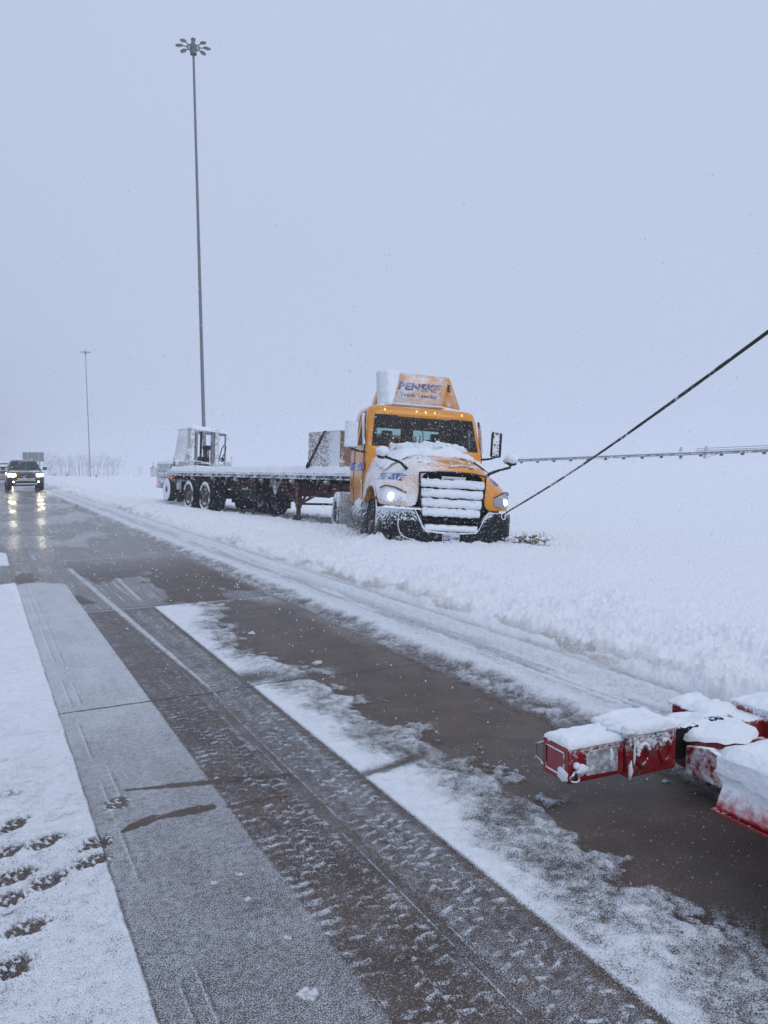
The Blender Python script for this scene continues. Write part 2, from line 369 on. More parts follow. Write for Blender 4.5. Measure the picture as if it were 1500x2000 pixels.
FOOT = [(.10, 3.66, .2), (.21, 3.43, .5), (.08, 3.19, .7), (.40, 3.33, .3), (.36, 3.17, .75), (.19, 3.09, .4), (.10, 2.81, .85), (.54, 3.70, .2), (.05, 3.42, 1.1), (.05, 2.60, .6), (.04, 3.03, .9), (-.12, 2.95, .8), (-.15, 3.5, .6), (-.3, 2.6, 1.0), (-.35, 3.9, .4)]
def ground(x, y):
    X, Y = road_xy(x, y); z = base_z(x, y)
    n1 = fbm(X*1.1, Y*1.1, 4, 1); n2 = fbm(X*6, Y*6, 4, 5); n3 = fbm(X*28, Y*28, 3, 9); n4 = fbm(X*2.6, Y*2.6, 4, 14)
    stl = fbm(X*22, Y*1.1, 3, 21)                       # long streaks along the road
    stl2 = fbm(X*60, Y*.8, 2, 27)
    inb = lambda a, b, wd=.012, q=X: sst(a-wd, a+wd, q)*(1-sst(b-wd, b+wd, q))
    Yn = Y + (n1-.5)*.9 + (n2-.5)*.35
    cov = np.full_like(X, .10); h = np.zeros_like(X); dirt = np.zeros_like(X); wet = np.ones_like(X)
    # wet concrete, streaks of slush, a darker rough part and a smooth film of water
    cov = .13 + .16*(stl-.45)*2*sst(.4, .7, n1) + .10*(n3-.5)
    # A: the untouched snow by the camera
    A = (1-sst(.405, .425, X + (n2-.5)*.02 - .04*sst(8, 14, Y)*0)) * (1-sst(-.15, .15, (Y-15.6) + (n1-.5)*2.2 + .6*np.clip(-X, 0, 6)*0))
    A = A * (1 - sst(.0, .4, inb(11.3, 13.2, .25, Yn)*sst(-1.6, -.4, X))*.75)
    A = np.where(X < -8, A*sst(-14, -8, X), A)
    cov = cov*(1-A) + A*(.76 + .16*sst(2.6, 6.5, Y) + .20*(n3-.5) + .14*(n2-.5)); h = h + A*(.016 + .010*(n2-.5) + .007*(n3-.5))
    # B: the grey frosted strip
    BY = 1-sst(-.1, .1, Y-10.9 + (n1-.5)*1.4)
    B = inb(.415, .995 + .05*np.clip(3-Y, 0, 2), .012)*BY
    bcov = .475 + .19*sst(1.8, 6.5, Y) + .10*(n2-.5) - .05*(stl-.5)
    for a in (.50, .56): bcov = bcov + (.13*np.exp(-((X-a-(n1-.5)*.004)/.004)**2) - .07*np.exp(-((X-a-.012)/.008)**2))*sst(.35, .6, vn(Y*3, a*50, 3))
    cov = cov*(1-B) + B*bcov; h = h + B*.004
    # C/D/E: wheel tracks with tread marks
    TY = 1-sst(8.55, 8.75, Y)
    def tread(a, b, p, sgn, seed):
        """the outlines of tread blocks, squeezed up as thin ridges and broken here and there"""
        wb = (n2-.5)*.020; q = np.clip((X+wb*.5-a)/(b-a), 0, .999); cq = q*4; ci = np.floor(cq); fq = cq-ci
        ph = (Y+wb)/p + (ci % 2)*.5 + sgn*(fq-.5)*.28*(1-2*(ci % 2)); tr = np.abs(ph-np.round(ph))*p
        lo_ = np.minimum(fq, 1-fq)*(b-a)/4 + .004*(vn(X*30, Y*30, seed+5)-.5); on = sst(.2, .35, np.abs(((Y+wb)/p*1.0 + .25*ci) % 1 - .5))
        rg = np.maximum(1-sst(.004, .011, tr), (1-sst(.002, .008, lo_))*on)
        brk = sst(.40, .60, .55*vn(X*17, Y*13, seed) + .45*n3)
        return rg*brk, (1-sst(.004, .02, tr))*sst(.5, .7, vn(X*44, Y*31, seed+2))
    c1, g1 = tread(1.07, 1.30, .066, 1, 31); c2, g2 = tread(1.42, 1.68, .070, -1, 33)
    C = inb(1.0, 1.335, .015)*TY; E = inb(1.40, 1.695, .010)*TY
    cov = np.where((X > 1.3) & (X < 1.45), cov*(1-TY) + TY*(.33 + .2*(n2-.5)), cov)
    fade = .35 + .65*(1-sst(4.2, 6.5, Y))
    ccov = .29 + .16*(n3-.5) + .14*(stl-.5) + .10*(n2-.5) + fade*(.24*c1 + .14*g1) - .02*inb(1.07, 1.31, .02)
    ecov = .40 + .16*(n3-.5) + .16*(stl-.5) + .12*(n2-.5) + fade*(.19*c2 + .12*g2)*inb(1.42, 1.67, .02) - .10*inb(1.66, 1.70, .01)
    cov = cov*(1-C) + C*ccov; cov = cov*(1-E) + E*ecov
    h = h + C*(.002 + .008*c1*fade*inb(1.07, 1.31, .02)*(.5+n3)) + E*(.004 + .007*c2*fade*inb(1.42, 1.67, .02)*(.5+n3))
    # D: the thin untouched strip between the tracks, wide far off and only lines near by
    ctr = 1.415 - .030*np.clip(Y-5.4, 0, 8); wd = .006 + .034*sst(4.6, 8.5, Y)
    D = np.exp(-((X-ctr)/wd)**4)*(1-sst(12.4, 12.7, Y))*sst(4.7, 5.6, Y)
    for a, wq in ((1.352, .0035), (1.396, .0035)): D = np.maximum(D, np.exp(-((X-a)/wq)**2)*sst(.42, .6, .6*vn(Y*2.2, a*90, 8) + .4*vn(Y*19, a*70, 9))*(1-sst(5, 6.4, Y)))
    cov = cov*(1-D) + D*(.66 + .25*(n3-.5)); h = h + D*.007
    # F: the white strip, its ragged melted edge, and the patch before the joint
    xr = 2.13 + .12*np.exp(-((Y-3.3)/.5)**2) - .10*sst(2.4, 1.4, Y) + (n4-.5)*.45 + (n2-.5)*.16
    xr = xr - .12*np.exp(-((Y-6.3)/.35)**2) + .28*np.exp(-((Y-8.2)/.45)**2)
    FY = 1-sst(8.62, 8.72, Y)
    gap = np.exp(-((Y-5.42-(X-1.7)*.1)/.17)**2)*(1-sst(1.75, 2.0, X))*.9 + np.exp(-((Y-3.42-(X-1.7)*.25 + (n2-.5)*.1)/.045)**2)*(1-sst(2.0, 2.25, X))*.75
    F = sst(1.690, 1.705, X)*(1-sst(-.03, .03, X-xr))*FY
    inner = 1-sst(-.42, -.12, X-xr + (n4-.5)*.30)       # firm snow inside, slush lumps near the edge
    fcov = inner*(.90 + .22*(n3-.5)) + (1-inner)*(.54 + .55*(n2-.5) + .45*(n3-.5))
    cov = cov*(1-F) + F*(fcov*(1-gap) + gap*.18)
    h = h + F*(1-gap)*(.014 + inner*.004 + (1-inner)*.020*np.clip(n2-.35, 0, 1)*2 + .012*(n3-.5))
    sl = np.exp(-((X-xr-.10)/.13)**2)*FY*sst(.50, .60, n2 + .3*(n3-.5))*sst(-.02, .03, X-xr)
    cov = cov + sl*.42; h = h + sl*.012
    # G: specks and small crumbs on the wet lane
    G = sst(xr, xr+.05, X)*(1-sst(3.0, 3.1, X))
    wetf = sst(.42, .60, fbm(X*.9, Y*.45, 3, 41))*sst(2.35, 2.65, X + (n1-.5)*.5)*(1-.0*Y)
    wet = .25 + .75*np.maximum(wetf*sst(4.5, 7.0, Y), sst(9.5, 13, Y)*sst(.38, .58, fbm(X*1.3, Y*.35, 3, 44)))
    # far part of the lanes: films of slush and puddles between the joints
    Z = sst(8.75, 8.85, Y)*sst(.3, .5, X)*(1-sst(3.0, 3.2, X))
    pat = sst(.485, .515, fbm(X*1.5, Y*.62, 5, 51)); wet = wet*(1-Z) + Z*(.15 + .85*(1-pat)*sst(10, 16, Y) + .6*pat)
    cov = cov + Z*(pat*.27 - .06 + .14*(stl-.45)*2 + .55*(stl2-.5)*sst(.42, .62, n1))*(1-D)*(1-B)
    # H: slushy margin, I: packed shoulder with wheel marks, J: broken windrow, K: deep snow
    ed = 3.09 + (n4-.5)*.16 + (n2-.5)*.14 + (n3-.5)*.05
    Hs = sst(-.02, .03, X-ed)
    hc = .44 + .55*(n2-.5) + .5*(n3-.5); Hq = sst(3.22, 3.42, X + (n2-.5)*.14)
    ic = .84 + .16*(n3-.5) + .14*(stl-.5) - .26*np.exp(-((X-3.72)/.20)**2)*sst(.30, .6, stl) - .20*np.exp(-((X-4.12)/.06)**2)
    scov = hc*(1-Hq) + ic*Hq
    Jq = sst(4.15, 4.45, X + (n4-.5)*.4); jc = 1.05 + .25*(n3-.5); scov = scov*(1-Jq) + jc*Jq
    Kq = sst(5.0, 6.0, X + (n4-.5)*.5); scov = scov*(1-Kq) + 1.25*Kq
    cov = cov*(1-Hs) + Hs*scov
    lump = np.clip(n2-.38, 0, 1)*2.2; lump = lump + .35*np.clip(n3-.4, 0, 1)
    jamp = Jq*(1-.92*sst(4.9, 5.8, X + (n1-.5)*1.6))
    h = h + Hs*(.012 + .030*sst(3.15, 3.4, X) + .022*(n3-.5) + .026*np.clip(n2-.4, 0, 1)*(1-Hq) + .010*(stl-.5)) + Hq*(.02 - .030*np.exp(-((X-3.75)/.22)**2) + .02*np.exp(-((X-4.02)/.05)**2) - .02*np.exp(-((X-4.14)/.05)**2))
    h = h + Jq*.05 + jamp*(.085*lump + .06*(n4-.5) + .012*(n3-.5)) + Kq*(.06 + .16*(fbm(X*.38, Y*.30, 4, 71)-.5) + .012*(n2-.5)*(1-sst(14, 30, X)) + .005*(n3-.5)*(1-sst(12, 20, X)))
    dq = .62*sst(.50, .64, fbm(X*9, Y*2.2, 4, 81))*np.exp(-((X-4.26)/.13)**2)*sst(.42, .56, fbm(X*0, Y*.22, 3, 84)+.06)
    dirt = dirt + dq*1.1*Hs; h = h - dq*.03
    # churned snow round the stuck truck, the wheel ruts and the grey trampled band under the trailer, dirt with shade painted in
    tx, ty = x-1.0, y-13.75; c, s = math.cos(R(13)), math.sin(R(13)); lx = tx*c + ty*s; ly = -tx*s + ty*c
    ar = np.exp(-np.clip(np.maximum(np.abs(lx)-1.25, np.maximum(-ly-.1, ly-6.5)), 0, 9)**2/.9)
    h = h + ar*(.055*(lump-.5) + .03*(n3-.5))*(X > 4.6)
    nose = np.exp(-((ly+.22)/.20)**2)*(1-sst(1.2, 1.7, np.abs(lx)))
    h = h + nose*(.07 + .09*(n2-.4)); under = (1-sst(1.0, 1.25, np.abs(lx)))*inb(.15, 6.5, .15, ly); h = h - under*.06
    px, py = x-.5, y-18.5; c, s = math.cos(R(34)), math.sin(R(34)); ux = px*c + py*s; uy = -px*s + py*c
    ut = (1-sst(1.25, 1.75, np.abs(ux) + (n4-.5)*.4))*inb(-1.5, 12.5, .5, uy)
    h = h - ut*(.05 - .10*(lump-.5)); dirt = dirt + ut*(.25 + .25*(n2-.3)); cov = cov - ut*.12*n3  # dirt value here carries both grime and the painted shade below the deck
    for rx in (-.98, .98):
        rt = np.exp(-((ux-rx-(n1-.5)*.15)/.20)**2)*inb(10.5, 60, 1.5, uy)*sst(3.3, 4.2, X)
        h = h - rt*(.045 + .03*(n2-.5)); sh_ = np.exp(-((np.abs(ux-rx)-.34)/.08)**2)*inb(10.5, 60, 1.5, uy)*sst(3.3, 4.2, X); h = h + sh_*.035*n2
    # footprints
    for fx, fy, an in FOOT:
        ca, sa = math.cos(an+.5), math.sin(an+.5); a = (X-fx)*ca - (Y-fy)*sa; b = (X-fx)*sa + (Y-fy)*ca
        a2 = a/(.048 + .010*np.cos(b*24)); b2 = b/.090; d = np.sqrt(a2**2 + b2**2) + (n3-.5)*.55 + (n2-.5)*.35
        k = 1-sst(.75, 1.1, d); sole = sst(.42, .62, vn(a*60, b*85, 91))
        cov = cov*(1-k) + k*(.25 + .52*sole); h = h - k*(.012 - .006*sole)*(X < .45) + .008*np.exp(-((d-1.2)/.16)**2)*(X < .45)
    for (x0, y0, x1, y1, wq) in ((.60, 3.83, 1.36, 3.64, .034), (.66, 3.46, .92, 3.45, .040), (.52, 3.40, .66, 3.47, .045), (.99, 3.42, 1.25, 3.40, .034)):
        dx, dy = x1-x0, y1-y0; L = math.hypot(dx, dy); t = np.clip(((X-x0)*dx+(Y-y0)*dy)/L/L, 0, 1)
        d = np.hypot(X-x0-t*dx, Y-y0-t*dy)/(wq*(.35+1.3*t*(1.25-t))) + (n3-.5)*.9 + (n2-.5)*.6
        k = 1-sst(.75, 1.15, d); cov = cov*(1-k) + k*(.10+.15*(n3-.3)*C)
    h = h * (1 - .5*sst(60, 160, Y))
    return z + h, np.clip(cov, 0, 1.3), np.clip(dirt, 0, 1), np.clip(wet, 0, 1), X

def ground_z(x, y):
    return float(ground(np.array([float(x)]), np.array([float(y)]))[0][0])

def build_ground():
    ang = np.concatenate([np.radians(np.linspace(-180, -42, 70, endpoint=False)), np.radians(np.linspace(-42, 42, 1300, endpoint=False)), np.radians(np.linspace(42, 180, 70, endpoint=False))])
    rr = [.05, .3, .6, .9, 1.2, 1.45]; r = 1.5
    while r < 1400:
        rr.append(r); r += min(r*r/1500., r*.02)
    rr.append(2200.); rr = np.array(rr); na, nr = len(ang), len(rr)
    A, RR = np.meshgrid(ang, rr); x = (np.sin(A)*RR).ravel(); y = (np.cos(A)*RR).ravel()
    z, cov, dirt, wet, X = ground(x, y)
    co = np.stack([x, y, z], 1).astype(np.float32)
    i = np.arange(nr-1)[:, None]*na; j = np.arange(na)[None, :]; j2 = (j+1) % na
    F = np.stack([i+j, i+j2, i+na+j2, i+na+j], -1).reshape(-1, 4)[:, ::-1]
    Xc = X[F].mean(1)
    for name, sel in (('road', (Xc < 3.2)), ('snowfield', (Xc >= 3.2))):
        f = F[sel]; used, inv = np.unique(f, return_inverse=True); f = inv.reshape(-1, 4)
        me = bpy.data.meshes.new(name); n, m = len(used), len(f)
        me.vertices.add(n); me.vertices.foreach_set('co', co[used].ravel())
        me.loops.add(4*m); me.loops.foreach_set('vertex_index', f.ravel().astype(np.int32))
        me.polygons.add(m); me.polygons.foreach_set('loop_start', np.arange(0, 4*m, 4, dtype=np.int32))
        me.polygons.foreach_set('use_smooth', np.ones(m, bool))
        me.update(calc_edges=True)
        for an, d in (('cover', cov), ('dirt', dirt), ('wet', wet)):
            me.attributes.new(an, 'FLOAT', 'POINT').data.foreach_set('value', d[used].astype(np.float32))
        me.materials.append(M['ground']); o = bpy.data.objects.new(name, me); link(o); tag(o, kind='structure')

def ground_mat():
    t = NT('snow_and_wet_concrete')
    def at(n):
        a = t.n.new('ShaderNodeAttribute'); a.attribute_name = n; return a.outputs['Fac']
    cov, dirt, wet = at('cover'), at('dirt'), at('wet')
    rot = t.n.new('ShaderNodeVectorRotate'); rot.rotation_type = 'Z_AXIS'; rot.inputs['Angle'].default_value = -TH
    t.w(t.tc.outputs['Object'], rot.inputs['Vector'])
    gv = t.n.new('ShaderNodeVectorMath'); gv.operation = 'MULTIPLY'; gv.inputs[1].default_value = (1, .8, 1); t.w(rot.outputs[0], gv.inputs[0])
    g1 = t.noise(230, 2, .6, gv.outputs[0]); g2 = t.noise(34, 3, .6, rot.outputs[0]); g3 = t.noise(3.2, 4, .6, rot.outputs[0])
    lv = t.n.new('ShaderNodeVectorMath'); lv.operation = 'MULTIPLY'; lv.inputs[1].default_value = (1, .06, 1); t.w(rot.outputs[0], lv.inputs[0])
    g4 = t.noise(45, 3, .5, lv.outputs[0])                       # broomed concrete
    k = t.math('MULTIPLY_ADD', t.math('SUBTRACT', g1, .5), 1.7, cov)
    k = t.math('MULTIPLY_ADD', t.math('SUBTRACT', g2, .5), .42, k)
    mask = t.ss(k, .30, .72)
    sp_ = t.n.new('ShaderNodeSeparateXYZ'); t.w(rot.outputs[0], sp_.inputs[0]); RX, RY = sp_.outputs['X'], sp_.outputs['Y']
    inr = t.math('MULTIPLY', t.math('GREATER_THAN', RX, .42), t.math('LESS_THAN', RX, 3.1)); wob = t.math('MULTIPLY', t.math('SUBTRACT', t.noise(9, 3, .6, rot.outputs[0]), .5), .035)
    ry = t.math('ADD', RY, wob); jw = t.math('MULTIPLY', inr, t.ss(t.noise(2.2, 3, .6, rot.outputs[0]), .36, .44)); jm = None
    for jy in (8.73, 13.55, 18.3, 23.0, 27.6, 32.2, 36.8, 41.5):
        q = t.math('LESS_THAN', t.math('ABSOLUTE', t.math('SUBTRACT', ry, jy)), .011 + .0013*jy); jm = q if jm is None else t.math('MAXIMUM', jm, q)
    mask = t.math('MAXIMUM', mask, t.math('MULTIPLY', t.math('MULTIPLY', jm, jw), .85))
    jd = t.math('MULTIPLY', t.math('LESS_THAN', t.math('ABSOLUTE', t.math('SUBTRACT', ry, 5.22)), .012), inr); mask = t.math('MULTIPLY', mask, t.math('SUBTRACT', 1.0, t.math('MULTIPLY', jd, .9)))
    thin = t.ss(cov, .15, 1.2)
    conc = t.mixc(t.ss(g3, .3, .7), (.070, .050, .040), (.112, .082, .066))
    conc = t.mixc(t.math('MULTIPLY', t.ss(g1, .5, .7), .35), conc, (.21, .17, .145))
    conc = t.mixc(t.math('MULTIPLY', t.ss(g4, .5, .7), .25), conc, (.07, .052, .042))
    conc = t.mixc(t.math('MULTIPLY', jd, .8), conc, (.02, .018, .017))
    # scattered crumbs of snow
    vo = t.n.new('ShaderNodeTexVoronoi'); vo.inputs['Scale'].default_value = 26; t.w(rot.outputs[0], vo.inputs['Vector'])
    cr = t.math('MULTIPLY', t.math('LESS_THAN', vo.outputs['Distance'], .13), t.ss(g2, .42, .52))
    vp = t.n.new('ShaderNodeTexVoronoi'); vp.inputs['Scale'].default_value = 70; t.w(rot.outputs[0], vp.inputs['Vector'])
    cr = t.math('MAXIMUM', cr, t.math('MULTIPLY', t.math('LESS_THAN', vp.outputs['Distance'], .15), t.ss(g3, .45, .6)))
    mask = t.math('MAXIMUM', mask, t.math('MULTIPLY', cr, .75))
    snow = t.mixc(thin, (.47, .51, .57), (.87, .905, .95))
    snow = t.mixc(t.math('MULTIPLY', t.ss(g3, .45, .75), .10), snow, (.72, .74, .78))
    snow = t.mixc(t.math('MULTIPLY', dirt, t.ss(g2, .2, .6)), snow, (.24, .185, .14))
    snow = t.mixc(t.math('MULTIPLY', t.ss(g1, .62, .36), t.mixf(thin, .5, .20)), snow, (.40, .42, .46))
    t.w(t.mixc(mask, conc, snow), t.p.inputs['Base Color'])
    rw = t.mixf(wet, .48, .14); t.w(t.mixf(mask, t.mixf(wet, .12, .55), .3), t.p.inputs['Specular IOR Level'])
    t.w(t.mixf(mask, rw, .75), t.p.inputs['Roughness'])
    t.p.inputs['IOR'].default_value = 1.36
    hb = t.math('MULTIPLY_ADD', mask, .7, t.math('MULTIPLY', g1, t.mixf(wet, .5, .12)))
    b1 = t.bump(hb, .55, .006)
    t.w(t.bump(t.math('MULTIPLY', g2, t.mixf(t.ss(cov, .2, .7), .12, .7)), .40, .02, b1), t.p.inputs['Normal'])
    return t.m
M['ground'] = ground_mat()
build_ground()
# ---------------------------------------------------------------- builders shared by the vehicles
def snow_pad(mb, x0, x1, y0, y1, zf, t, n=(24, 16), seed=1, edge=.08, rough=.5, droop=0., scale=3., jag=.03):
    """a layer of lying snow: domed, uneven, with rounded broken rims; zf(x, y) is the surface under it"""
    nx, ny = n; us = np.linspace(0, 1, nx+1); vs = np.linspace(0, 1, ny+1)
    us = us - .0*us; top = []; bot = []
    lx, ly = x1-x0, y1-y0
    for j, v in enumerate(vs):
        for i, u in enumerate(us):
            jx = jag*(fbm(np.array([v*ly*scale*2+seed*3.3]), np.array([float(u > .5)*9.1]), 3, seed)[0]-.5)*2*(1 if u > .5 else -1)*abs(2*u-1)**3
            jy = jag*(fbm(np.array([u*lx*scale*2+seed*1.7]), np.array([float(v > .5)*5.1]), 3, seed+7)[0]-.5)*2*(1 if v > .5 else -1)*abs(2*v-1)**3
            x = x0 + u*lx + jx; y = y0 + v*ly + jy
            dx = min(u, 1-u)*lx; dy = min(v, 1-v)*ly; d = min(dx, dy)
            k = 1-(1-min(1, d/edge))**2.2
            nn = float(fbm(np.array([x*scale+seed]), np.array([y*scale]), 4, seed)[0]-.5)
            z = zf(x, y); b = z - droop*(1-min(1, d/edge))
            top.append((x, y, z + max(.004, t*k*(1+rough*2*nn)) if d > 1e-6 else b + .002)); bot.append((x, y, b - .004))
    W = nx+1; nn = len(top); fs = []
    for j in range(ny):
        for i in range(nx):
            a = j*W+i; fs.append((a, a+1, a+W+1, a+W)); fs.append((a+nn, a+W+nn, a+W+1+nn, a+1+nn))
    rim = [i for i in range(W)] + [j*W+nx for j in range(1, ny+1)] + [ny*W+i for i in range(nx-1, -1, -1)] + [j*W for j in range(ny-1, 0, -1)]
    for a, b in zip(rim, rim[1:]+rim[:1]): fs.append((a, a+nn, b+nn, b))
    mb.add(top+bot, fs)

def wheel_mesh(x0, w, r, rimr, n=48, ribs=4):
    """tyre about the x axis from x0 to x0+w, with grooves and shoulder lugs"""
    mb = MB(); e = .05*r/.5
    p = [(x0+.02, rimr), (x0, rimr+.02), (x0-.004, (r+rimr)/2), (x0+.012, r-.045), (x0+e*.7, r-.008)]
    g = (w-2*e*.7)/ribs
    for k in range(ribs):
        a = x0+e*.7+k*g
        p += [(a+.006, r), (a+g-.012, r)]
        if k < ribs-1: p += [(a+g-.009, r-.018), (a+g+.002, r-.018)]
    p += [(x0+w-e*.7, r-.008), (x0+w-.012, r-.045), (x0+w+.004, (r+rimr)/2), (x0+w, rimr+.02), (x0+w-.02, rimr)]
    mb.lathe(p, n=n)
    for k in range(n):                                  # shoulder lugs
        th = 2*math.pi*k/n
        for xx in (x0+.018, x0+w-.018):
            mb.box((xx, math.cos(th)*(r-.022), math.sin(th)*(r-.022)), (.03, .030, .040), (th, 0, 0))
    return mb
def rim_mesh(xo, sgn, rimr, depth=.10, hub=.11, n=36, holes=10):
    """wheel disc; xo is the outer face, sgn the outward direction"""
    mb = MB(); s = sgn
    mb.lathe([(xo, rimr+.015), (xo+.004*s, rimr-.005), (xo-.03*s, rimr-.02), (xo-depth*s, rimr*.86), (xo-depth*s, rimr*.55), (xo-depth*.5*s, rimr*.48), (xo-depth*.5*s, hub), (xo+.02*s, hub*.85), (xo+.03*s, hub*.5), (xo+.03*s, .001)], n=n)
    for k in range(holes):
        th = 2*math.pi*k/holes
        mb.lathe([(xo-depth*.55*s, .012), (xo-depth*.5*s+.02*s, .012), (xo-depth*.5*s+.025*s, .001)], c=(0, math.cos(th)*rimr*.52, math.sin(th)*rimr*.52), n=6)
        mb.lathe([(xo-depth*s+.002*s, .028), (xo-depth*s+.004*s, .001)], c=(0, math.cos(th+.3)*rimr*.70, math.sin(th+.3)*rimr*.70), n=10)
    return mb
def add_wheel(parent, x, y, z, w, r, rimr, side, m='rubber', rot=0, rim='rim', name='wheel'):
    """one wheel; side is where its outer face looks (-1 or 1)"""
    o = wheel_mesh(-w/2, w, r, rimr).build(name, M[m], parent); o.location = (x, y, z); o.rotation_euler = (0, 0, rot)
    q = rim_mesh(side*(w/2-.01), side, rimr).build('rim', M[rim], o)
    return o

def text_mesh(body, size, extr=.004, shear=.0, spacing=1.0, bold=0.):
    cu = bpy.data.curves.new('lettering', 'FONT'); cu.body = body; cu.size = size; cu.extrude = extr; cu.shear = shear
    cu.align_x = 'CENTER'; cu.align_y = 'CENTER'; cu.space_character = spacing; cu.offset = bold; cu.resolution_u = 3
    o = bpy.data.objects.new('lettering', cu); COL.objects.link(o); dg = bpy.context.evaluated_depsgraph_get(); dg.update()
    me = bpy.data.meshes.new_from_object(o.evaluated_get(dg)); bpy.data.objects.remove(o); bpy.data.curves.remove(cu)
    return me
def put_text(body, size, mtl, parent, loc, right, up, name='lettering', **k):
    """flat lettering whose baseline runs along right and whose height runs along up"""
    me = text_mesh(body, size, **k); me.materials.clear(); me.materials.append(mtl)
    r = Vector(right).normalized(); u = Vector(up); u = (u - r*u.dot(r)).normalized(); n = r.cross(u)
    o = bpy.data.objects.new(name, me); link(o, parent)
    o.matrix_local = Matrix.Translation(loc) @ Matrix((r, u, n)).transposed().to_4x4()
    return o
# ---------------------------------------------------------------- the yellow tractor unit
# local frame: x to the right as one faces its grille, y back from the bumper, z up from under its tyres
TR = thing('semi_truck', 'yellow day cab truck with lit headlights stuck nose down in roadside snow', 'truck', (1.12, 13.2, -.13), (R(-.6), R(3.7), R(12.2)))

# hood and fenders, one skin
half = [  # sections from the lower front edge back to the cowl; each runs from the middle to the side
 [(0,.06,1.575),(.30,.07,1.57),(.62,.10,1.545),(.56,.07,.93),(.82,.13,.93),(1.04,.24,.94),(1.16,.38,.94),(1.205,.53,.95)],
 [(0,.055,1.60),(.30,.06,1.595),(.63,.09,1.57),(.595,.08,1.16),(.84,.13,1.14),(1.05,.23,1.13),(1.18,.38,1.12),(1.235,.58,1.09)],
 [(0,.08,1.665),(.30,.09,1.655),(.61,.12,1.625),(.68,.14,1.47),(.84,.20,1.36),(1.03,.33,1.30),(1.16,.50,1.26),(1.235,.70,1.19)],
 [(0,.50,1.775),(.30,.50,1.765),(.58,.50,1.725),(.735,.50,1.64),(.87,.55,1.52),(1.03,.62,1.44),(1.155,.75,1.37),(1.235,.92,1.27)],
 [(0,1.10,1.885),(.30,1.10,1.875),(.62,1.10,1.835),(.80,1.10,1.745),(.93,1.10,1.64),(1.06,1.12,1.54),(1.165,1.15,1.42),(1.235,1.20,1.28)],
 [(0,1.60,1.965),(.30,1.60,1.955),(.66,1.60,1.925),(.87,1.60,1.85),(1.00,1.60,1.74),(1.10,1.60,1.60),(1.18,1.60,1.44),(1.235,1.68,1.08)],
 [(0,1.93,2.01),(.30,1.93,2.00),(.70,1.95,1.97),(.93,2.0,1.91),(1.06,2.02,1.79),(1.14,2.02,1.62),(1.20,2.02,1.40),(1.235,2.0,.86)],
]
def mirror(sec): return [(-x, y, z) for x, y, z in sec[:0:-1]] + sec
hood = MB(); hood.loft([mirror(s) for s in half])
HOOD = hood.build('hood', M['yellow_hood'], TR, smooth=180, subsurf=2, solid=.03)
# black arch lips round the front wheels
for sx in (-1, 1):
    a = MB(); a.tube([(sx*1.215, .55, .84), (sx*1.225, .62, 1.06), (sx*1.23, .76, 1.19), (sx*1.23, .97, 1.27), (sx*1.23, 1.2, 1.27), (sx*1.23, 1.45, 1.19), (sx*1.23, 1.68, 1.03), (sx*1.23, 1.98, .84)], .012, 6)
    a.build('wheel_arch_lip', M['rubber_snow'], TR)
# snow lying on the hood and heaped against the windshield
def hz_(x, y):
    a = min(abs(x), 1.0); c = 1.665 + (2.01-1.665)*min(1, max(0, (y-.08)/1.85))**.92
    return c - .10*max(0, (a-.25)/.75)**2.2*1.1 + .010
s = MB(); snow_pad(s, -.72, .70, 1.10, 2.02, hz_, .10, (46, 30), 3, .22, .9, scale=4.5, jag=.10)
for k in range(95):
    x = random.triangular(-.80, .86, random.choice((-.45, .25, .3))); y = random.uniform(1.5, 1.98)
    r = random.uniform(.02, .075); s.blob((x, y, hz_(x, y) + .07 + r*.2 + .05*math.exp(-((x-.28)/.3)**2)), r, 2, .35, k, (1.3, 1, .9))
for k in range(60):
    x = random.uniform(-.66, .66); y = random.uniform(.75, 1.5); r = random.uniform(.012, .035); s.blob((x, y, hz_(x, y)+.01), r, 1, .35, k)
s.build('snow_cover', M['snow'], TR, smooth=180)
s = MB(); snow_pad(s, -1.05, -.55, .95, 2.0, lambda x, y: hz_(x, y) - .02 - .5*max(0, -x-.62)**1.3 + .02, .07, (20, 30), 5, .14, .8, scale=5, jag=.06)
for k in range(22):
    x = random.triangular(-.62, .62, random.choice((-.35, .3))); y = random.uniform(.10, .62); r = random.uniform(.012, .045); s.blob((x, y, hz_(x, y)-.008), r, 2, .35, 200+k, (1.6, 1.2, .5))
s.build('snow_cover', M['snow'], TR, smooth=180); s = MB()
snow_pad(s, .72, 1.02, 1.0, 1.95, lambda x, y: hz_(x, y) - .03 - .5*max(0, x-.66)**1.3 + .02, .05, (14, 26), 8, .12, .9, scale=5, jag=.06)
s.build('snow_cover', M['snow'], TR, smooth=180)

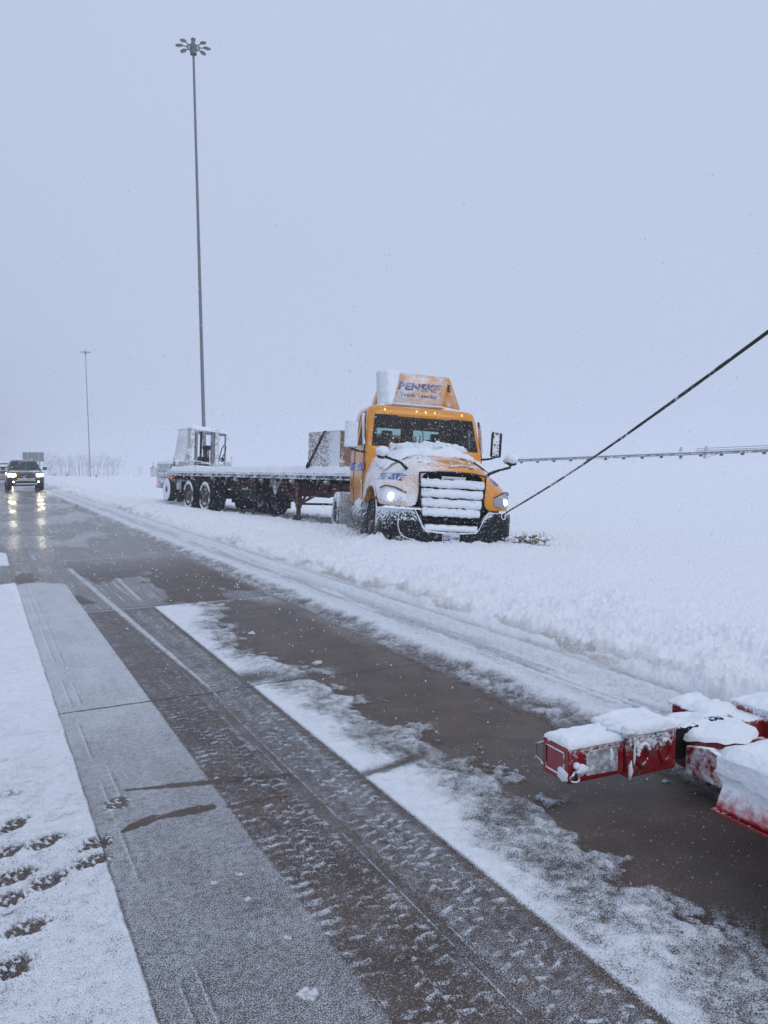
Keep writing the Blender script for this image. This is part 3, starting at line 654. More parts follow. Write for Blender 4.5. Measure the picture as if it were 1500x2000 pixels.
# grille: surround, dark core, bars and the snow packed in them
g = MB(); g.bx(-.60, .60, .30, .32, .62, 1.56); g.bx(-.54, .54, .26, .30, .50, .80)
g.build('grille_core', M['frame_black'], TR)
g = MB(); g.tube([(-.60, .075, 1.545), (-.30, .045, 1.57), (0, .035, 1.575), (.30, .045, 1.57), (.60, .075, 1.545), (.585, .06, 1.2), (.53, .045, .80), (.46, .03, .58), (.2, .015, .545), (-.2, .015, .545), (-.46, .03, .58), (-.53, .045, .80), (-.585, .06, 1.2), (-.60, .075, 1.545)], .016, 8)
g.build('grille_frame', M['black'], TR)
gz = [1.365, 1.195, 1.025, .865]
for z in gz:
    hw = .535 + .055*(z-.8)/.6
    b = MB(); b.loft([[(x, .075 - .035*(1-(x/hw)**2) + dy, z+dz) for dy, dz in ((0, -.040), (-.028, -.020), (-.030, .030), (.01, .050), (.10, .055), (.10, -.035))] for x in np.linspace(-hw, hw, 13)], close=True, caps=True)
    b.build('grille_bar', M['black'], TR, bevel=.006)
    s = MB(); secs = []
    nseg = 60
    for i in range(nseg+1):
        x = -hw + .01 + (2*hw-.02)*i/nseg; yy = .075 - .035*(1-(x/hw)**2)
        u1 = float(fbm(np.array([x*11+z*30]), np.array([z*7]), 3, 3)[0]); u2 = float(fbm(np.array([x*16+z*50]), np.array([z*3]), 3, 9)[0])
        e = min(1, (hw-abs(x))/.03)**.5
        up, dn = (.070 + .05*(u1-.4))*e, (.062 + .034*(u2-.5))*e
        secs.append([(x, yy+.09, z+.05), (x, yy-.015, z+up+.012), (x, yy-.045*e, z+up*.55), (x, yy-.050*e, z), (x, yy-.042*e, z-dn*.6), (x, yy-.02, z-dn)])
    s.loft(secs, close=True, caps=True)
    for k in range(14): s.blob((random.uniform(-hw+.05, hw-.05), .02, z+.055+random.uniform(-.01, .02)), random.uniform(.010, .026), 1, .3, k)
    s.build('grille_snow', M['snow'], TR, smooth=180)
g = MB()                                                # the mesh of the lower intake and the letter bar on top
for i in range(15):
    x = -.42 + .06*i; g.bx(x-.006, x+.006, .10, .12, .66, .80)
g.bx(-.50, .50, .09, .13, .72, .74); g.build('intake_mesh', M['black'], TR)
s = MB(); s.loft([[(x, .02+a, z) for a, z in ((.10, .55), (-.035, .555), (-.045, .60), (-.03, .655+.012*math.sin(x*31)), (.10, .665))] for x in np.linspace(-.47, .47, 40)], close=True, caps=True)
s.build('grille_snow', M['snow'], TR, smooth=180)
b = MB(); b.bx(-.22, .22, .028, .05, 1.455, 1.50); b.build('badge', M['chrome'], TR, bevel=.008)

# bumper
bp = [(-1.225, .60), (-1.225, .42), (-1.17, .25), (-1.03, .12), (-.80, .045), (-.56, .015), (-.50, 0)]
def bz_top(x): return .56 if abs(x) < .47 else (.91 if abs(x) > .66 else .56 + .35*(abs(x)-.47)/.19)
xs = bp + [(-.44, -.005), (-.2, -.015), (0, -.018), (.2, -.015), (.44, -.005)] + [(-x, y) for x, y in bp[::-1]]
extra = [(-.66, .025), (-.48, -.002)]
allx = sorted(set(xs + extra + [(-a, b) for a, b in extra] + [(1.225, .42)]), key=lambda q: (q[0], q[1] if q[0] > 0 else -q[1]))
secs = []
for x, y in allx:
    zt = bz_top(x); e = 1 if abs(x) < 1.2 else 1
    secs.append([(x*.985, y+.07, .19), (x, y+.01, .23), (x*1.006, y-.012, .50), (x*1.006, y-.006, zt-.04), (x, y+.02, zt), (x*.97, y+.09, zt)])
b = MB(); b.loft(secs, caps=False)
b.build('bumper', M['bumper'], TR, smooth=50, solid=.02, subsurf=1)
b = MB(); b.bx(-1.05, 1.05, .12, .50, .30, .55); b.bx(-.6, .6, .10, .4, .24, .32); b.build('bumper_core', M['frame_black'], TR)
s = MB()                                                # snow lodged on the bumper's shoulder and in its groove
snow_pad(s, -1.20, -.52, .00, .22, lambda x, y: .905 + .0*x, .03, (30, 6), 12, .05, 1.0, scale=8, jag=.03)
pts = [(-1.19, .30, .91), (-1.05, .14, .91), (-.85, .05, .91), (-.66, .018, .905), (-.60, .01, .80), (-.50, -.012, .60), (-.44, -.03, .545), (-.2, -.04, .53), (0, -.042, .527), (.2, -.04, .53), (.44, -.03, .545), (.50, -.012, .60), (.60, .01, .80), (.66, .018, .905), (.85, .05, .91), (1.05, .14, .91)]
fine = []
for a, b_ in zip(pts, pts[1:]):
    for q in range(6): fine.append(Vector(a).lerp(Vector(b_), q/6))
s.tube(fine, [(.007 + .016*float(vn(np.array([i*.9]), np.array([2.]))[0])**2)*(1.3 if p.x < -.3 else .8) for i, p in enumerate(fine)], 7)
s.build('snow_cover', M['snow'], TR, smooth=180)
s = MB(); q = [(-.93, -.0+.06, .82), (-.93, .065, .62), (-.90, .06, .52), (-.84, .042, .44), (-.74, .022, .40), (-.60, .0, .385)]
fine = [Vector(a).lerp(Vector(b_), k/5) for a, b_ in zip(q, q[1:]) for k in range(5)]
s.tube(fine, [.004 + .008*float(vn(np.array([i*.9]), np.array([5.]))[0]) for i in range(len(fine))], 6); s.build('groove_snow', M['snow'], TR, smooth=180)
# licence plate
pl = MB(); pl.bx(-.155, .155, -.034, -.022, .37, .52); plo = pl.build('licence_plate', M['plate'], TR, bevel=.004)
pl = MB(); pl.bx(-.148, -.012, -.0365, -.0342, .395, .487); pl.build('plate_panel', M['plate_blue'], plo)
pl = MB(); pl.lathe([(-.0385, .001), (-.0385, .030), (-.0365, .030)], c=(-.115, 0, .440), axis='y', n=14); pl.build('plate_emblem', M['plate_yellow'], plo)
put_text('271', .075, M['plate'], plo, (-.055, -.0370, .440), (1, 0, 0), (0, 0, 1), extr=.0006, spacing=.9, bold=.001)
put_text('1G580', .066, M['ink'], plo, (.068, -.0352, .440), (1, 0, 0), (0, 0, 1), extr=.0006, spacing=.85, bold=.001)

# headlights
for sx in (-1, 1):
    P = [(.80, .155, 1.17), (.80, .135, 1.04), (.96, .175, 1.00), (1.10, .30, 1.00), (1.175, .42, 1.06), (1.195, .50, 1.22), (1.12, .42, 1.265), (.98, .29, 1.245)]
    c = Vector((.99, .23, 1.12)); mb = MB(); pts = [(sx*x, y-.022, z) for x, y, z in P]
    cc = [(sx*(c.x+(x-c.x)*.55), c.y+(y-c.y)*.55-.045, c.z+(z-c.z)*.55) for x, y, z in P]; n = len(P)
    back = [(sx*x, y+.05, z) for x, y, z in P]
    mb.add(back+pts+cc+[(sx*c.x, c.y-.045, c.z)], [(i, (i+1) % n, n+(i+1) % n, n+i) for i in range(n)] + [(n+i, n+(i+1) % n, 2*n+(i+1) % n, 2*n+i) for i in range(n)] + [(2*n+i, 2*n+(i+1) % n, 3*n) for i in range(n)])
    hl = mb.build('headlight', M['lens_frost'] if sx < 0 else M['lens'], TR, smooth=40)
    b = MB(); b.blob((sx*1.035, .235, 1.10), .062, 3, .0, 0, (1, .75, 1.0)); b.build('bulb', M['lamp'], hl, smooth=180)
    if sx < 0:
        s = MB()
        for k in range(26): s.blob((-random.uniform(.78, 1.18), random.uniform(.12, .2)+.0, random.choice((random.uniform(.98, 1.03), random.uniform(1.2, 1.27)))), random.uniform(.012, .03), 1, .3, k)
    b = MB(); b.tube([(sx*.80, .115, 1.185), (sx*.97, .235, 1.262), (sx*1.12, .375, 1.285), (sx*1.195, .47, 1.24)], .012, 6); b.build('headlight_brow', M['black'], TR)

# cab shell: rings of points, window quads left open, glass in them
ring_x = lambda k: k
def ring(z, hw, yf, yb, rf=.16, rb=.10, bow=.06):
    hw *= 1.03; yb += .25
    """half outline from the front middle, round the side, to the back middle"""
    return [(0, yf-bow, z), (hw*.45, yf-bow*.75, z), (hw-rf, yf, z), (hw-rf*.25, yf+rf*.25, z), (hw, yf+rf, z), (hw, yf+.40, z), (hw, yb-.80, z), (hw, yb-.45, z), (hw, yb-rb, z), (hw-rb, yb, z), (hw*.62, yb, z), (hw*.12, yb, z), (0, yb, z)]
R_ = [ring(.88, 1.14, 2.02, 3.42), ring(1.30, 1.17, 2.0, 3.42), ring(1.96, 1.17, 1.98, 3.42), ring(2.06, 1.165, 2.02, 3.42), ring(2.66, 1.10, 2.27, 3.40), ring(2.735, 1.085, 2.31, 3.40), ring(2.82, 1.05, 2.33, 3.38, bow=.05), ring(2.87, .98, 2.42, 3.33, bow=.04), ring(2.895, .70, 2.65, 3.2, bow=.03), ring(2.905, .3, 2.8, 3.05, bow=.0)]
cab = MB(); nh = 13
for sx in (-1, 1):
    vs = [(sx*x, y, z) for r in R_ for x, y, z in r]; fs = []
    for j in range(len(R_)-1):
        for i in range(nh-1):
            if j in (3, ) and i in (0, 1): continue               # windshield
            if j in (3, ) and i in (5, ): continue                # door window
            if j in (3, ) and i in (10, ): continue               # rear window
            fs.append((j*nh+i, j*nh+i+1, (j+1)*nh+i+1, (j+1)*nh+i))
    k = (len(R_)-1)*nh; fs.append(tuple(range(k, k+nh)))
    cab.add(vs, fs)
cb = cab.build('cab', M['yellow'], TR, smooth=50); cb.data.materials.append(M['interior'])
bm = bmesh.new(); bm.from_mesh(cb.data); bmesh.ops.remove_doubles(bm, verts=bm.verts, dist=.001); bm.to_mesh(cb.data); bm.free()
md = cb.modifiers.new('solid', 'SOLIDIFY'); md.thickness = .035; md.offset = -1; md.material_offset = 1
def pane(name, pts, m, parent=TR, th=.006):
    mb = MB(); n = len(pts); mb.add(pts, [tuple(range(n))]); return mb.build(name, m, parent, smooth=0, fix=False)
def lerp3(a, b, t): return tuple(a[i]+(b[i]-a[i])*t for i in range(3))
r3, r4 = R_[3], R_[4]
ws = MB()                                                # bowed windshield, slightly proud
def wpt(u, v):                                           # u -1..1 across, v 0..1 up
    a, b = r3, r4; x = abs(u)
    def at(r):
        if x < .5: return lerp3(r[0], r[1], x/.5)
        return lerp3(r[1], r[2], (x-.5)/.5)
    q = lerp3(at(a), at(b), v); return (math.copysign(q[0], u) if u else 0, q[1]-.012, q[2])
ws.loft([[wpt(u, v) for u in np.linspace(-.985, .985, 17)] for v in (0.03, .35, .7, .98)])
ws.build('windshield', M['glass'], TR, smooth=180)
def gasket(fn, name, m, r=.02, parent=TR, rc=.08):
    """rounded frame round a four-sided opening given by fn(u, v) on 0..1"""
    pts = []
    for cu, cv, a0 in ((1-rc, 1-2.6*rc, 0), (rc, 1-2.6*rc, 90), (rc, 2.6*rc, 180), (1-rc, 2.6*rc, 270)):
        for k in range(7):
            th = R(a0 + 15*k); pts.append(fn(cu+rc*math.cos(th), cv+2.6*rc*math.sin(th)))
    pts.append(pts[0]); fine = []
    for a, b in zip(pts, pts[1:]):
        d = (Vector(a)-Vector(b)).length; n = max(1, int(d/.08))
        for q in range(n): fine.append(fn_l(a, b, q/n, fn))
    fine.append(pts[0]); mb = MB(); mb.tube(fine, r, 6); return mb.build(name, m, parent)
def fn_l(a, b, t, fn): return lerp3(a, b, t)
wf = lambda u, v: wpt(-1.0 + 2.0*u, v)
def ring_patch(fn, name, m, parent=TR, rc=.07, rv=.2, n=6, off=-.004, grow=1.04):
    """band between the square opening and a rounded inner edge"""
    inner = []; outer = []
    for cu, cv, a0 in ((1-rc, 1-rv, 0), (rc, 1-rv, 90), (rc, rv, 180), (1-rc, rv, 270)):
        for k in range(n+1):
            th = R(a0 + 90*k/n); inner.append(fn(.5+(cu+rc*math.cos(th)-.5)*.965, .5+(cv+rv*math.sin(th)-.5)*.91))
            ou = 1 if math.cos(th) > 0 else 0; c_, s_ = math.cos(th), math.sin(th); mxx = max(abs(c_), abs(s_))
            uu = .5+.5*grow*math.copysign(1, c_) if abs(c_) >= abs(s_) or k in (0, n) and abs(c_) > .5 else .5+.5*grow*((cu+rc*c_/mxx)-.5)*2
            vv = .5+.5*grow*math.copysign(1, s_) if abs(s_) > abs(c_) else .5+.5*grow*((cv+rv*s_/mxx)-.5)*2
            outer.append(fn(min(1.03, max(-.03, uu)), min(1.05, max(-.05, vv))))
    nn = len(inner); mb = MB(); mb.add([(x, y+off, z) for x, y, z in inner+outer], [(i, (i+1) % nn, nn+(i+1) % nn, nn+i) for i in range(nn)])
    return mb.build(name, m, parent, solid=.01, smooth=0)
ring_patch(wf, 'windshield_frame', M['black'], rc=.085, rv=.24)
wip = MB()
for x0, x1 in ((-.15, .02), (.50, .66)):
    a = wpt(x0, .02); b = wpt(x1-.03, .30); wip.tube([(a[0], a[1]-.05, a[2]), (b[0]-.12, b[1]-.04, b[2]+.05)], .010, 6)
a = wpt(-.05, .05); b = wpt(-.06, .93); wip.tube([(a[0], a[1]-.03, a[2]), (b[0]-.02, b[1]-.03, b[2])], .008, 6)
a = wpt(.55, .05); b = wpt(.60, .78); wip.tube([(a[0], a[1]-.03, a[2]), (b[0], b[1]-.03, b[2])], .008, 6)
build_each(wip, 'wiper', M['black'], TR)
for sx in (-1, 1):
    dwf = lambda u, v: (sx*(r3[5][0]+(r4[5][0]-r3[5][0])*v + .004), (r3[5][1]+(r4[5][1]-r3[5][1])*v)*(1-u) + (r3[6][1]+(r4[6][1]-r3[6][1])*v)*u, r3[5][2]+(r4[5][2]-r3[5][2])*v)
    mb = MB(); mb.loft([[dwf(u, v) for u in (0, 1)] for v in (0, 1)]); mb.build('door_window', M['glass_dark'], TR, smooth=0)
    d = MB()                                             # door seams and handle
    for yy in (2.10, 3.14): d.tube([(sx*1.176, yy, .92), (sx*1.206, yy, 1.3), (sx*1.206, yy, 1.9)], .008, 4)
    d.tube([(sx*x*1.032, y, z) for x, y, z in ((1.172, 3.14, 1.9), (1.165, 3.13, 2.05), (1.10, 3.10, 2.66), (1.085, 3.0, 2.73), (1.085, 2.6, 2.74), (1.12, 2.42, 2.5), (1.166, 2.14, 2.06), (1.172, 2.10, 1.9))], .010, 4)
    
    build_each(d, 'door_seam', M['black'], TR)
    d = MB(); d.bx(sx*1.205-.02, sx*1.205+.02, 2.9, 3.08, 1.66, 1.70); d.build('door_handle', M['black'], TR, bevel=.008)
    st = MB(); st.prism([(2.03, 1.54), (3.60, 1.54), (3.60, 1.70), (2.03, 1.70)], sx*1.212, sx*1.2145, 'x'); so = st.build('side_stripe', M['blue'], TR, smooth=0)
    st = MB(); st.prism([(2.66, 1.55), (2.96, 1.55), (2.98, 1.69), (2.70, 1.69)], sx*1.215, sx*1.2165, 'x'); st.build('stripe_panel', M['white_paint'], so, smooth=0)
    put_text('24/7', .07, M['ink'], so, (sx*1.217, 2.82, 1.62), (0, -sx*-1.0, 0) if sx > 0 else (0, -1, 0), (0, 0, 1), extr=.001)
    v = MB(); v.loft([[(sx*(1.19+.03*math.sin(math.pi*t)), 2.09+.26*t, 2.06+.62*t), (sx*(1.235), 2.12+.26*t, 2.06+.62*t), (sx*1.235, 2.19+.26*t, 2.06+.62*t), (sx*1.19, 2.20+.26*t, 2.06+.62*t)] for t in np.linspace(0, 1, 8)], close=True, caps=True)
    v.build('window_deflector', M['rubber_snow'] if sx > 0 else M['snow'], TR)
for x0, x1 in ((-1, 0), (0, 1)):
    rw = MB(); a = (r3[10][0]*(x0+x1) + .0, 3.675, 2.06); 
    lo, hi = sorted((r3[10][0]*(x0+x1), r3[11][0]*(x0+x1))); rw.add([(lo, 3.675, 2.04), (hi, 3.675, 2.04), (hi*.95, 3.655, 2.66), (lo*.95, 3.655, 2.66)], [(0, 1, 2, 3)])
    rw.build('rear_window', M['glass'], TR, smooth=0)
# inside the cab
i_ = MB(); i_.bx(-1.08, 1.08, 2.02, 2.42, 1.45, 2.06); i_.bx(-1.08, 1.08, 2.0, 3.62, .9, .96); i_.build('dashboard', M['interior'], TR, bevel=.05)
for x in (-.52, .55):
    i_ = MB(); i_.box((x, 3.2, 1.96), (.46, .16, .66), (.15, 0, 0)); i_.box((x, 3.28, 2.36), (.24, .10, .14), (.15, 0, 0)); i_.box((x, 2.80, 1.62), (.48, .5, .16)); i_.build('cab_seat', M['seat'], TR, bevel=.04)
i_ = MB(); ringp = [(.55 + .22*math.cos(t), 2.52 + .07*math.sin(t), 2.10 + .20*math.sin(t)) for t in np.linspace(0, 2*math.pi, 25)]
i_.tube(ringp, .014, 6); i_.tube([(.40, 2.5, 2.1), (.55, 2.5, 2.08), (.70, 2.5, 2.1)], .014, 5); i_.tube([(.55, 2.4, 1.95), (.55, 2.52, 2.09)], .03, 6); i_.build('steering_wheel', M['black'], TR)
i_ = MB(); i_.bx(-1.0, 1.0, 2.42, 3.6, 2.68, 2.75); i_.bx(-.30, .30, 2.40, 2.50, 2.52, 2.62); i_.build('headliner', M['interior'], TR, bevel=.02)
i_ = MB(); i_.bx(-1.02, 1.02, 2.40, 2.46, 2.50, 2.74); i_.bx(-1.05, 1.05, 3.54, 3.60, 2.50, 2.80); i_.build('blackout_bar', M['interior'], TR, bevel=.02)  # dark bars added to black out the top of the cab glass
# roof marker lamps
for x in (-.80, -.16, .03, .22, .80):
    y = 2.335 - .05*(1-abs(x)/.9)
    mb = MB(); mb.blob((x, y-.008, 2.775), .027, 2, 0, 0, (.75, 1.1, 1.25)); lo = mb.build('marker_lamp', M['amber'], TR, smooth=180)
    mb = MB(); mb.blob((x, y+.004, 2.74), .022, 2, 0, 0, (.7, .9, 1.2)); mb.build('lamp_base', M['black'], lo, smooth=180)
# roof air fairing
fb, ft = 2.90, 3.62
front = [(-.62, 2.50, fb), (.55, 2.50, fb), (.52, 2.93, ft), (-.60, 2.93, ft)]
f_ = MB(); f_.add([(-.62, 2.47, fb), (.40, 2.47, fb), (.66, 2.92, ft-.02), (-.60, 2.92, ft), (.64, 3.02, ft), (-.58, 3.02, ft+.02)], [(0, 1, 2, 3), (3, 2, 4, 5)])
f_.build('roof_fairing', M['yellow_fair'], TR, smooth=20, solid=.02)
for sx, nm in ((1, 'yellow_side'), (-1, 'yellow_side')):
    a = .40 if sx > 0 else .62; b = .66 if sx > 0 else .60
    zt_ = ft-.02 if sx > 0 else ft
    f_ = MB(); f_.add([(sx*a, 2.475, fb), (sx*(a+.62 if sx > 0 else a+.25), 3.05, fb), (sx*(b+.12), 3.18, zt_-.02), (sx*b, 2.925, zt_), (sx*(b-.02), 3.02, zt_+.02), (sx*(a+.62 if sx > 0 else a+.27), 3.35, fb)],
        [(0, 1, 2, 3), (3, 2, 4), (1, 5, 2)])
    f_.build('fairing_side', M[nm], TR, smooth=20, solid=.02)
f_ = MB(); f_.tube([(-.62, 2.455, fb+.03), (.40, 2.455, fb+.03), (1.02, 3.04, fb+.03)], .018, 6); f_.build('fairing_lip_snow', M['snow'], TR)
f_ = MB()
for x, y in ((-.5, 2.6), (.5, 2.6), (-.5, 3.1), (.5, 3.1)): f_.bx(x-.02, x+.02, y-.02, y+.02, 2.86, 2.96)
build_each(f_, 'fairing_mount', M['frame_black'], TR)
slope = (0, .45, ft-fb)
put_text('PENSKE', .26, M['blue_f'], TR, (-.03, 2.73, 3.32), (1, 0, 0), slope, shear=.25, spacing=1.02, bold=.008, extr=.005)
put_text('Truck Leasing', .12, M['blue_f'], TR, (-.06, 2.62, 3.14), (1, 0, 0), slope, shear=.2, spacing=1.15, bold=.003, extr=.005)
P0, P1, P2, P3 = [Vector(q) for q in ((.40, 2.475, fb), (1.02, 3.05, fb), (.78, 3.18, ft-.04), (.66, 2.925, ft-.02))]
cc_ = P0.lerp(P1, .22).lerp(P3.lerp(P2, .22), .66); rt_ = (P1-P0).normalized(); up_ = (P3-P0).normalized(); nn_ = rt_.cross(up_).normalized()
put_text('E', .20, M['ink'], TR, tuple(cc_ + nn_*.010), rt_, up_, shear=.3, bold=.010, extr=.004)
s = MB()                                                # the slab of snow packed on the fairing's other flank
secs = []
for k, t in enumerate(np.linspace(0, 1, 16)):
    z = fb - .03 + (ft-fb+.07)*t; w1 = .44 + .03*math.sin(t*5) + (.20*(1-t)**3) - .10*(t > .82)*(t-.82)*3; o1 = .86 - .02*t; y0 = 2.46 + .42*t
    n_ = lambda q: .025*(float(vn(np.array([t*7.]), np.array([q*9.]))[0]-.5))
    secs.append([(-w1+n_(1), y0-.02, z), (-.62+n_(2), y0-.05, z), (-.70, y0-.06+n_(3), z), (-o1+.10, y0+.04+n_(4), z), (-o1+n_(5), y0+.14, z), (-o1, y0+.42, z), (-.8, y0+.5, z), (-w1, y0+.1, z)])
s.loft(secs, close=True, caps=True); s.build('snow_cover', M['snow'], TR, smooth=60, subsurf=1)
s = MB(); snow_pad(s, -1.0, .95, 2.50, 3.3, lambda x, y: 2.885 - .05*max(0, (abs(x)-.6)/.4)**2, .04, (40, 16), 14, .08, .9, scale=5); s.build('snow_cover', M['snow'], TR, smooth=180)
s = MB(); s.tube([(-1.12, 3.36, 2.1), (-1.08, 3.36, 2.75)], .03, 6); s.build('cab_corner_trim', M['black'], TR)
# behind the cab: exhaust-less back panel, frame, fifth wheel
c_ = MB(); c_.bx(-.50, -.36, .3, 6.4, .72, .96); c_.bx(.36, .50, .3, 6.4, .72, .96)
for y in (1.0, 2.2, 3.7, 4.6, 6.3): c_.bx(-.36, .36, y-.06, y+.06, .76, .92)
c_.build('chassis_frame', M['frame_black'], TR)
c_ = MB(); c_.bx(-.45, .45, 4.95, 5.85, 1.02, 1.10); c_.bx(-.4, .4, 5.2, 5.6, .96, 1.02); c_.build('fifth_wheel', M['frame_black'], TR, bevel=.02)
c_ = MB()
for x in (-.86, .86):
    c_.tube([(x-.0, 5.3, .5), (-x*.2, 5.3, .5)], .11, 10)
c_.build('axle', M['frame_black'], TR); c_ = MB(); c_.tube([(-.9, 1.18, .5), (.9, 1.18, .5)], .07, 8); c_.build('axle', M['frame_black'], TR)
# wheels: steered pair in front, doubled pair behind
for sx in (-1, 1):
    add_wheel(TR, sx*1.035, 1.18, .52, .29, .52, .29, sx, rot=R(0), name='front_wheel')
    add_wheel(TR, sx*1.09, 5.30, .52, .27, .52, .29, sx, 'rubber_snow', name='drive_wheel')
    add_wheel(TR, sx*.76, 5.30, .52, .27, .52, .29, sx, 'rubber_snow', name='drive_wheel')
    w = MB(); w.bx(sx*.72-.0, sx*.72+.02, .6, 1.7, .75, 1.22); w.build('inner_fender', M['frame_black'], TR)
    fl = MB(); fl.loft([[(sx*xx, 5.30+.64*math.cos(th), .52+.64*math.sin(th)) for xx in (.58, 1.24)] for th in np.linspace(R(200), R(150), 4)]); 
# steps, tanks and panels on the side
for sx in (-1, 1):
    t_ = MB(); t_.lathe([(2.45, .001), (2.45, .22), (2.47, .245), (3.95, .245), (3.97, .22), (3.97, .001)], c=(sx*.86, 0, .60), axis='y', n=28); to = t_.build('fuel_tank', M['grey_metal'], TR)
    t_ = MB()
    for y in (2.8, 3.6): t_.lathe([(y, .250), (y+.06, .250)], c=(sx*.86, 0, .60), axis='y', n=28)
    build_each(t_, 'tank_strap', M['frame_black'], to)
    t_ = MB(); t_.bx(min(sx*.90, sx*1.20), max(sx*.90, sx*1.20), 2.10, 2.75, .60, .66); t_.bx(min(sx*.95, sx*1.20), max(sx*.95, sx*1.20), 2.1, 2.75, .28, .33); t_.bx(min(sx*1.02, sx*1.20), max(sx*1.02, sx*1.20), 2.06, 2.10, .28, .85); t_.build('cab_step', M['grey_metal'], TR, bevel=.01)
    t_ = MB(); t_.lathe([(1.98, .001), (1.98, .10), (2.0, .12), (2.12, .12)], c=(sx*1.06, 0, .64), axis='y', n=20); t_.build('side_cylinder', M['grey_metal'], TR)  # small unlit metal cylinder by the step, no lamp
    s = MB(); snow_pad(s, *sorted((sx*.88, sx*1.24)), 2.0, 2.74, lambda x, y: .86, .12, (10, 16), 20, .08, .8, scale=6); s.bx(*sorted((sx*.92, sx*1.2)), 2.04, 2.7, .78, .86); s.build('step_snow', M['snow'], TR, smooth=60)
    p = MB(); p.prism([(sx*1.24, .98), (sx*.58, .98), (sx*.58, .92), (sx*.62, .40), (sx*.85, .22), (sx*1.20, .22), (sx*1.24, .40)], 4.50, 4.56, 'y')
    p.prism([(sx*1.25, .86), (sx*.57, .86), (sx*.57, 1.06), (sx*1.25, 1.06)], 4.46, 4.58, 'y'); p.build('front_mud_guard', M['frost_grey'], TR, bevel=.02)
    # door mirrors
    m_ = MB(); m_.tube([(sx*1.17, 2.16, 1.90), (sx*1.36, 2.10, 1.93), (sx*1.52, 2.08, 1.98)], [.035, .03, .022], 8, flat=.7); m_.tube([(sx*1.17, 2.3, 1.90), (sx*1.45, 2.14, 1.94)], .018, 6); m_.build('mirror_arm', M['black'], TR)
    m_ = MB(); m_.box((sx*1.50, 2.10, 2.22), (.22, .12, .50), (0, 0, sx*.25)); mo = m_.build('door_mirror', M['black'] if sx > 0 else M['snow'], TR, bevel=.035)
    m_ = MB(); m_.box((sx*1.50 - .03*sx, 2.03, 2.23), (.15 if sx > 0 else .20, .02, .48), (0, 0, sx*.25)); m_.box((sx*1.5, 2.10, 2.475), (.2, .12, .03)); m_.build('mirror_snow', M['snow'] if sx < 0 else M['rubber_snow'], mo, bevel=.01)
    # hood mirrors
    hp = ((-.74, .46, 1.60), (-.86, .42, 1.70), (-1.04, .50, 1.76), (-1.16, .60, 1.80)) if sx < 0 else ((.80, .62, 1.50), (.84, .60, 1.60), (1.05, .60, 1.69), (1.24, .62, 1.74), (1.27, .62, 1.83))
    m_ = MB(); m_.tube(hp, [.035, .028, .024, .03] if sx < 0 else [.035, .03, .026, .024, .03], 8); m_.build('hood_mirror_arm', M['black'], TR)
    e = Vector(hp[-1]); m_ = MB(); m_.blob((e.x, e.y, e.z-.01), .10, 3, 0, 0, (1.0, .6, .45)); mo = m_.build('hood_mirror', M['black'], TR, smooth=180)
    m_ = MB(); m_.blob((e.x, e.y, e.z+.075), .125, 3, .06, 3, (1.0, .85, .78)); m_.build('mirror_snow', M['snow'], mo, smooth=180)
s = MB(); s.tube([(-.80, .42, 1.69), (-.88, .42, 1.75), (-1.02, .49, 1.78)], .022, 8); s.build('arm_snow', M['snow'], TR)
def wrap_text(body, size, mtl, parent, skin, loc, right, up, d, off=.004, **k):
    """lettering laid onto a curved skin by dropping each point onto it along d"""
    o = put_text(body, size, mtl, parent, loc, right, up, extr=0, **k)
    bm = bmesh.new(); bm.from_mesh(o.data)
    bmesh.ops.subdivide_edges(bm, edges=[e for e in bm.edges if e.calc_length() > .03], cuts=2); bm.to_mesh(o.data); bm.free()
    dg = bpy.context.evaluated_depsgraph_get(); dg.update(); ev = skin.evaluated_get(dg); inv = o.matrix_local.inverted(); d = Vector(d).normalized()
    for v in o.data.vertices:
        p = o.matrix_local @ v.co; hit, q, nn, _ = ev.ray_cast(p - d*.8, d)
        if hit: v.co = inv @ (q - d*off)
    return o
for sx in (-1, 1):
    rt = (.78, .62*sx, -.14 if sx < 0 else .14)
    wrap_text('PENSKE', .19, M['blue'], TR, HOOD, (sx*1.0, .60, 1.44), rt, (0, 0, 1), (-sx*.62, .70, -.30), shear=.3, bold=.008)
    wrap_text('______', .20, M['blue'], TR, HOOD, (sx*1.0, .60, 1.60), rt, (0, 0, 1), (-sx*.62, .70, -.30), shear=.3, bold=.022)
# wire rope lashing at the bumper corner
HOOK = Vector((.93, .10, .86))
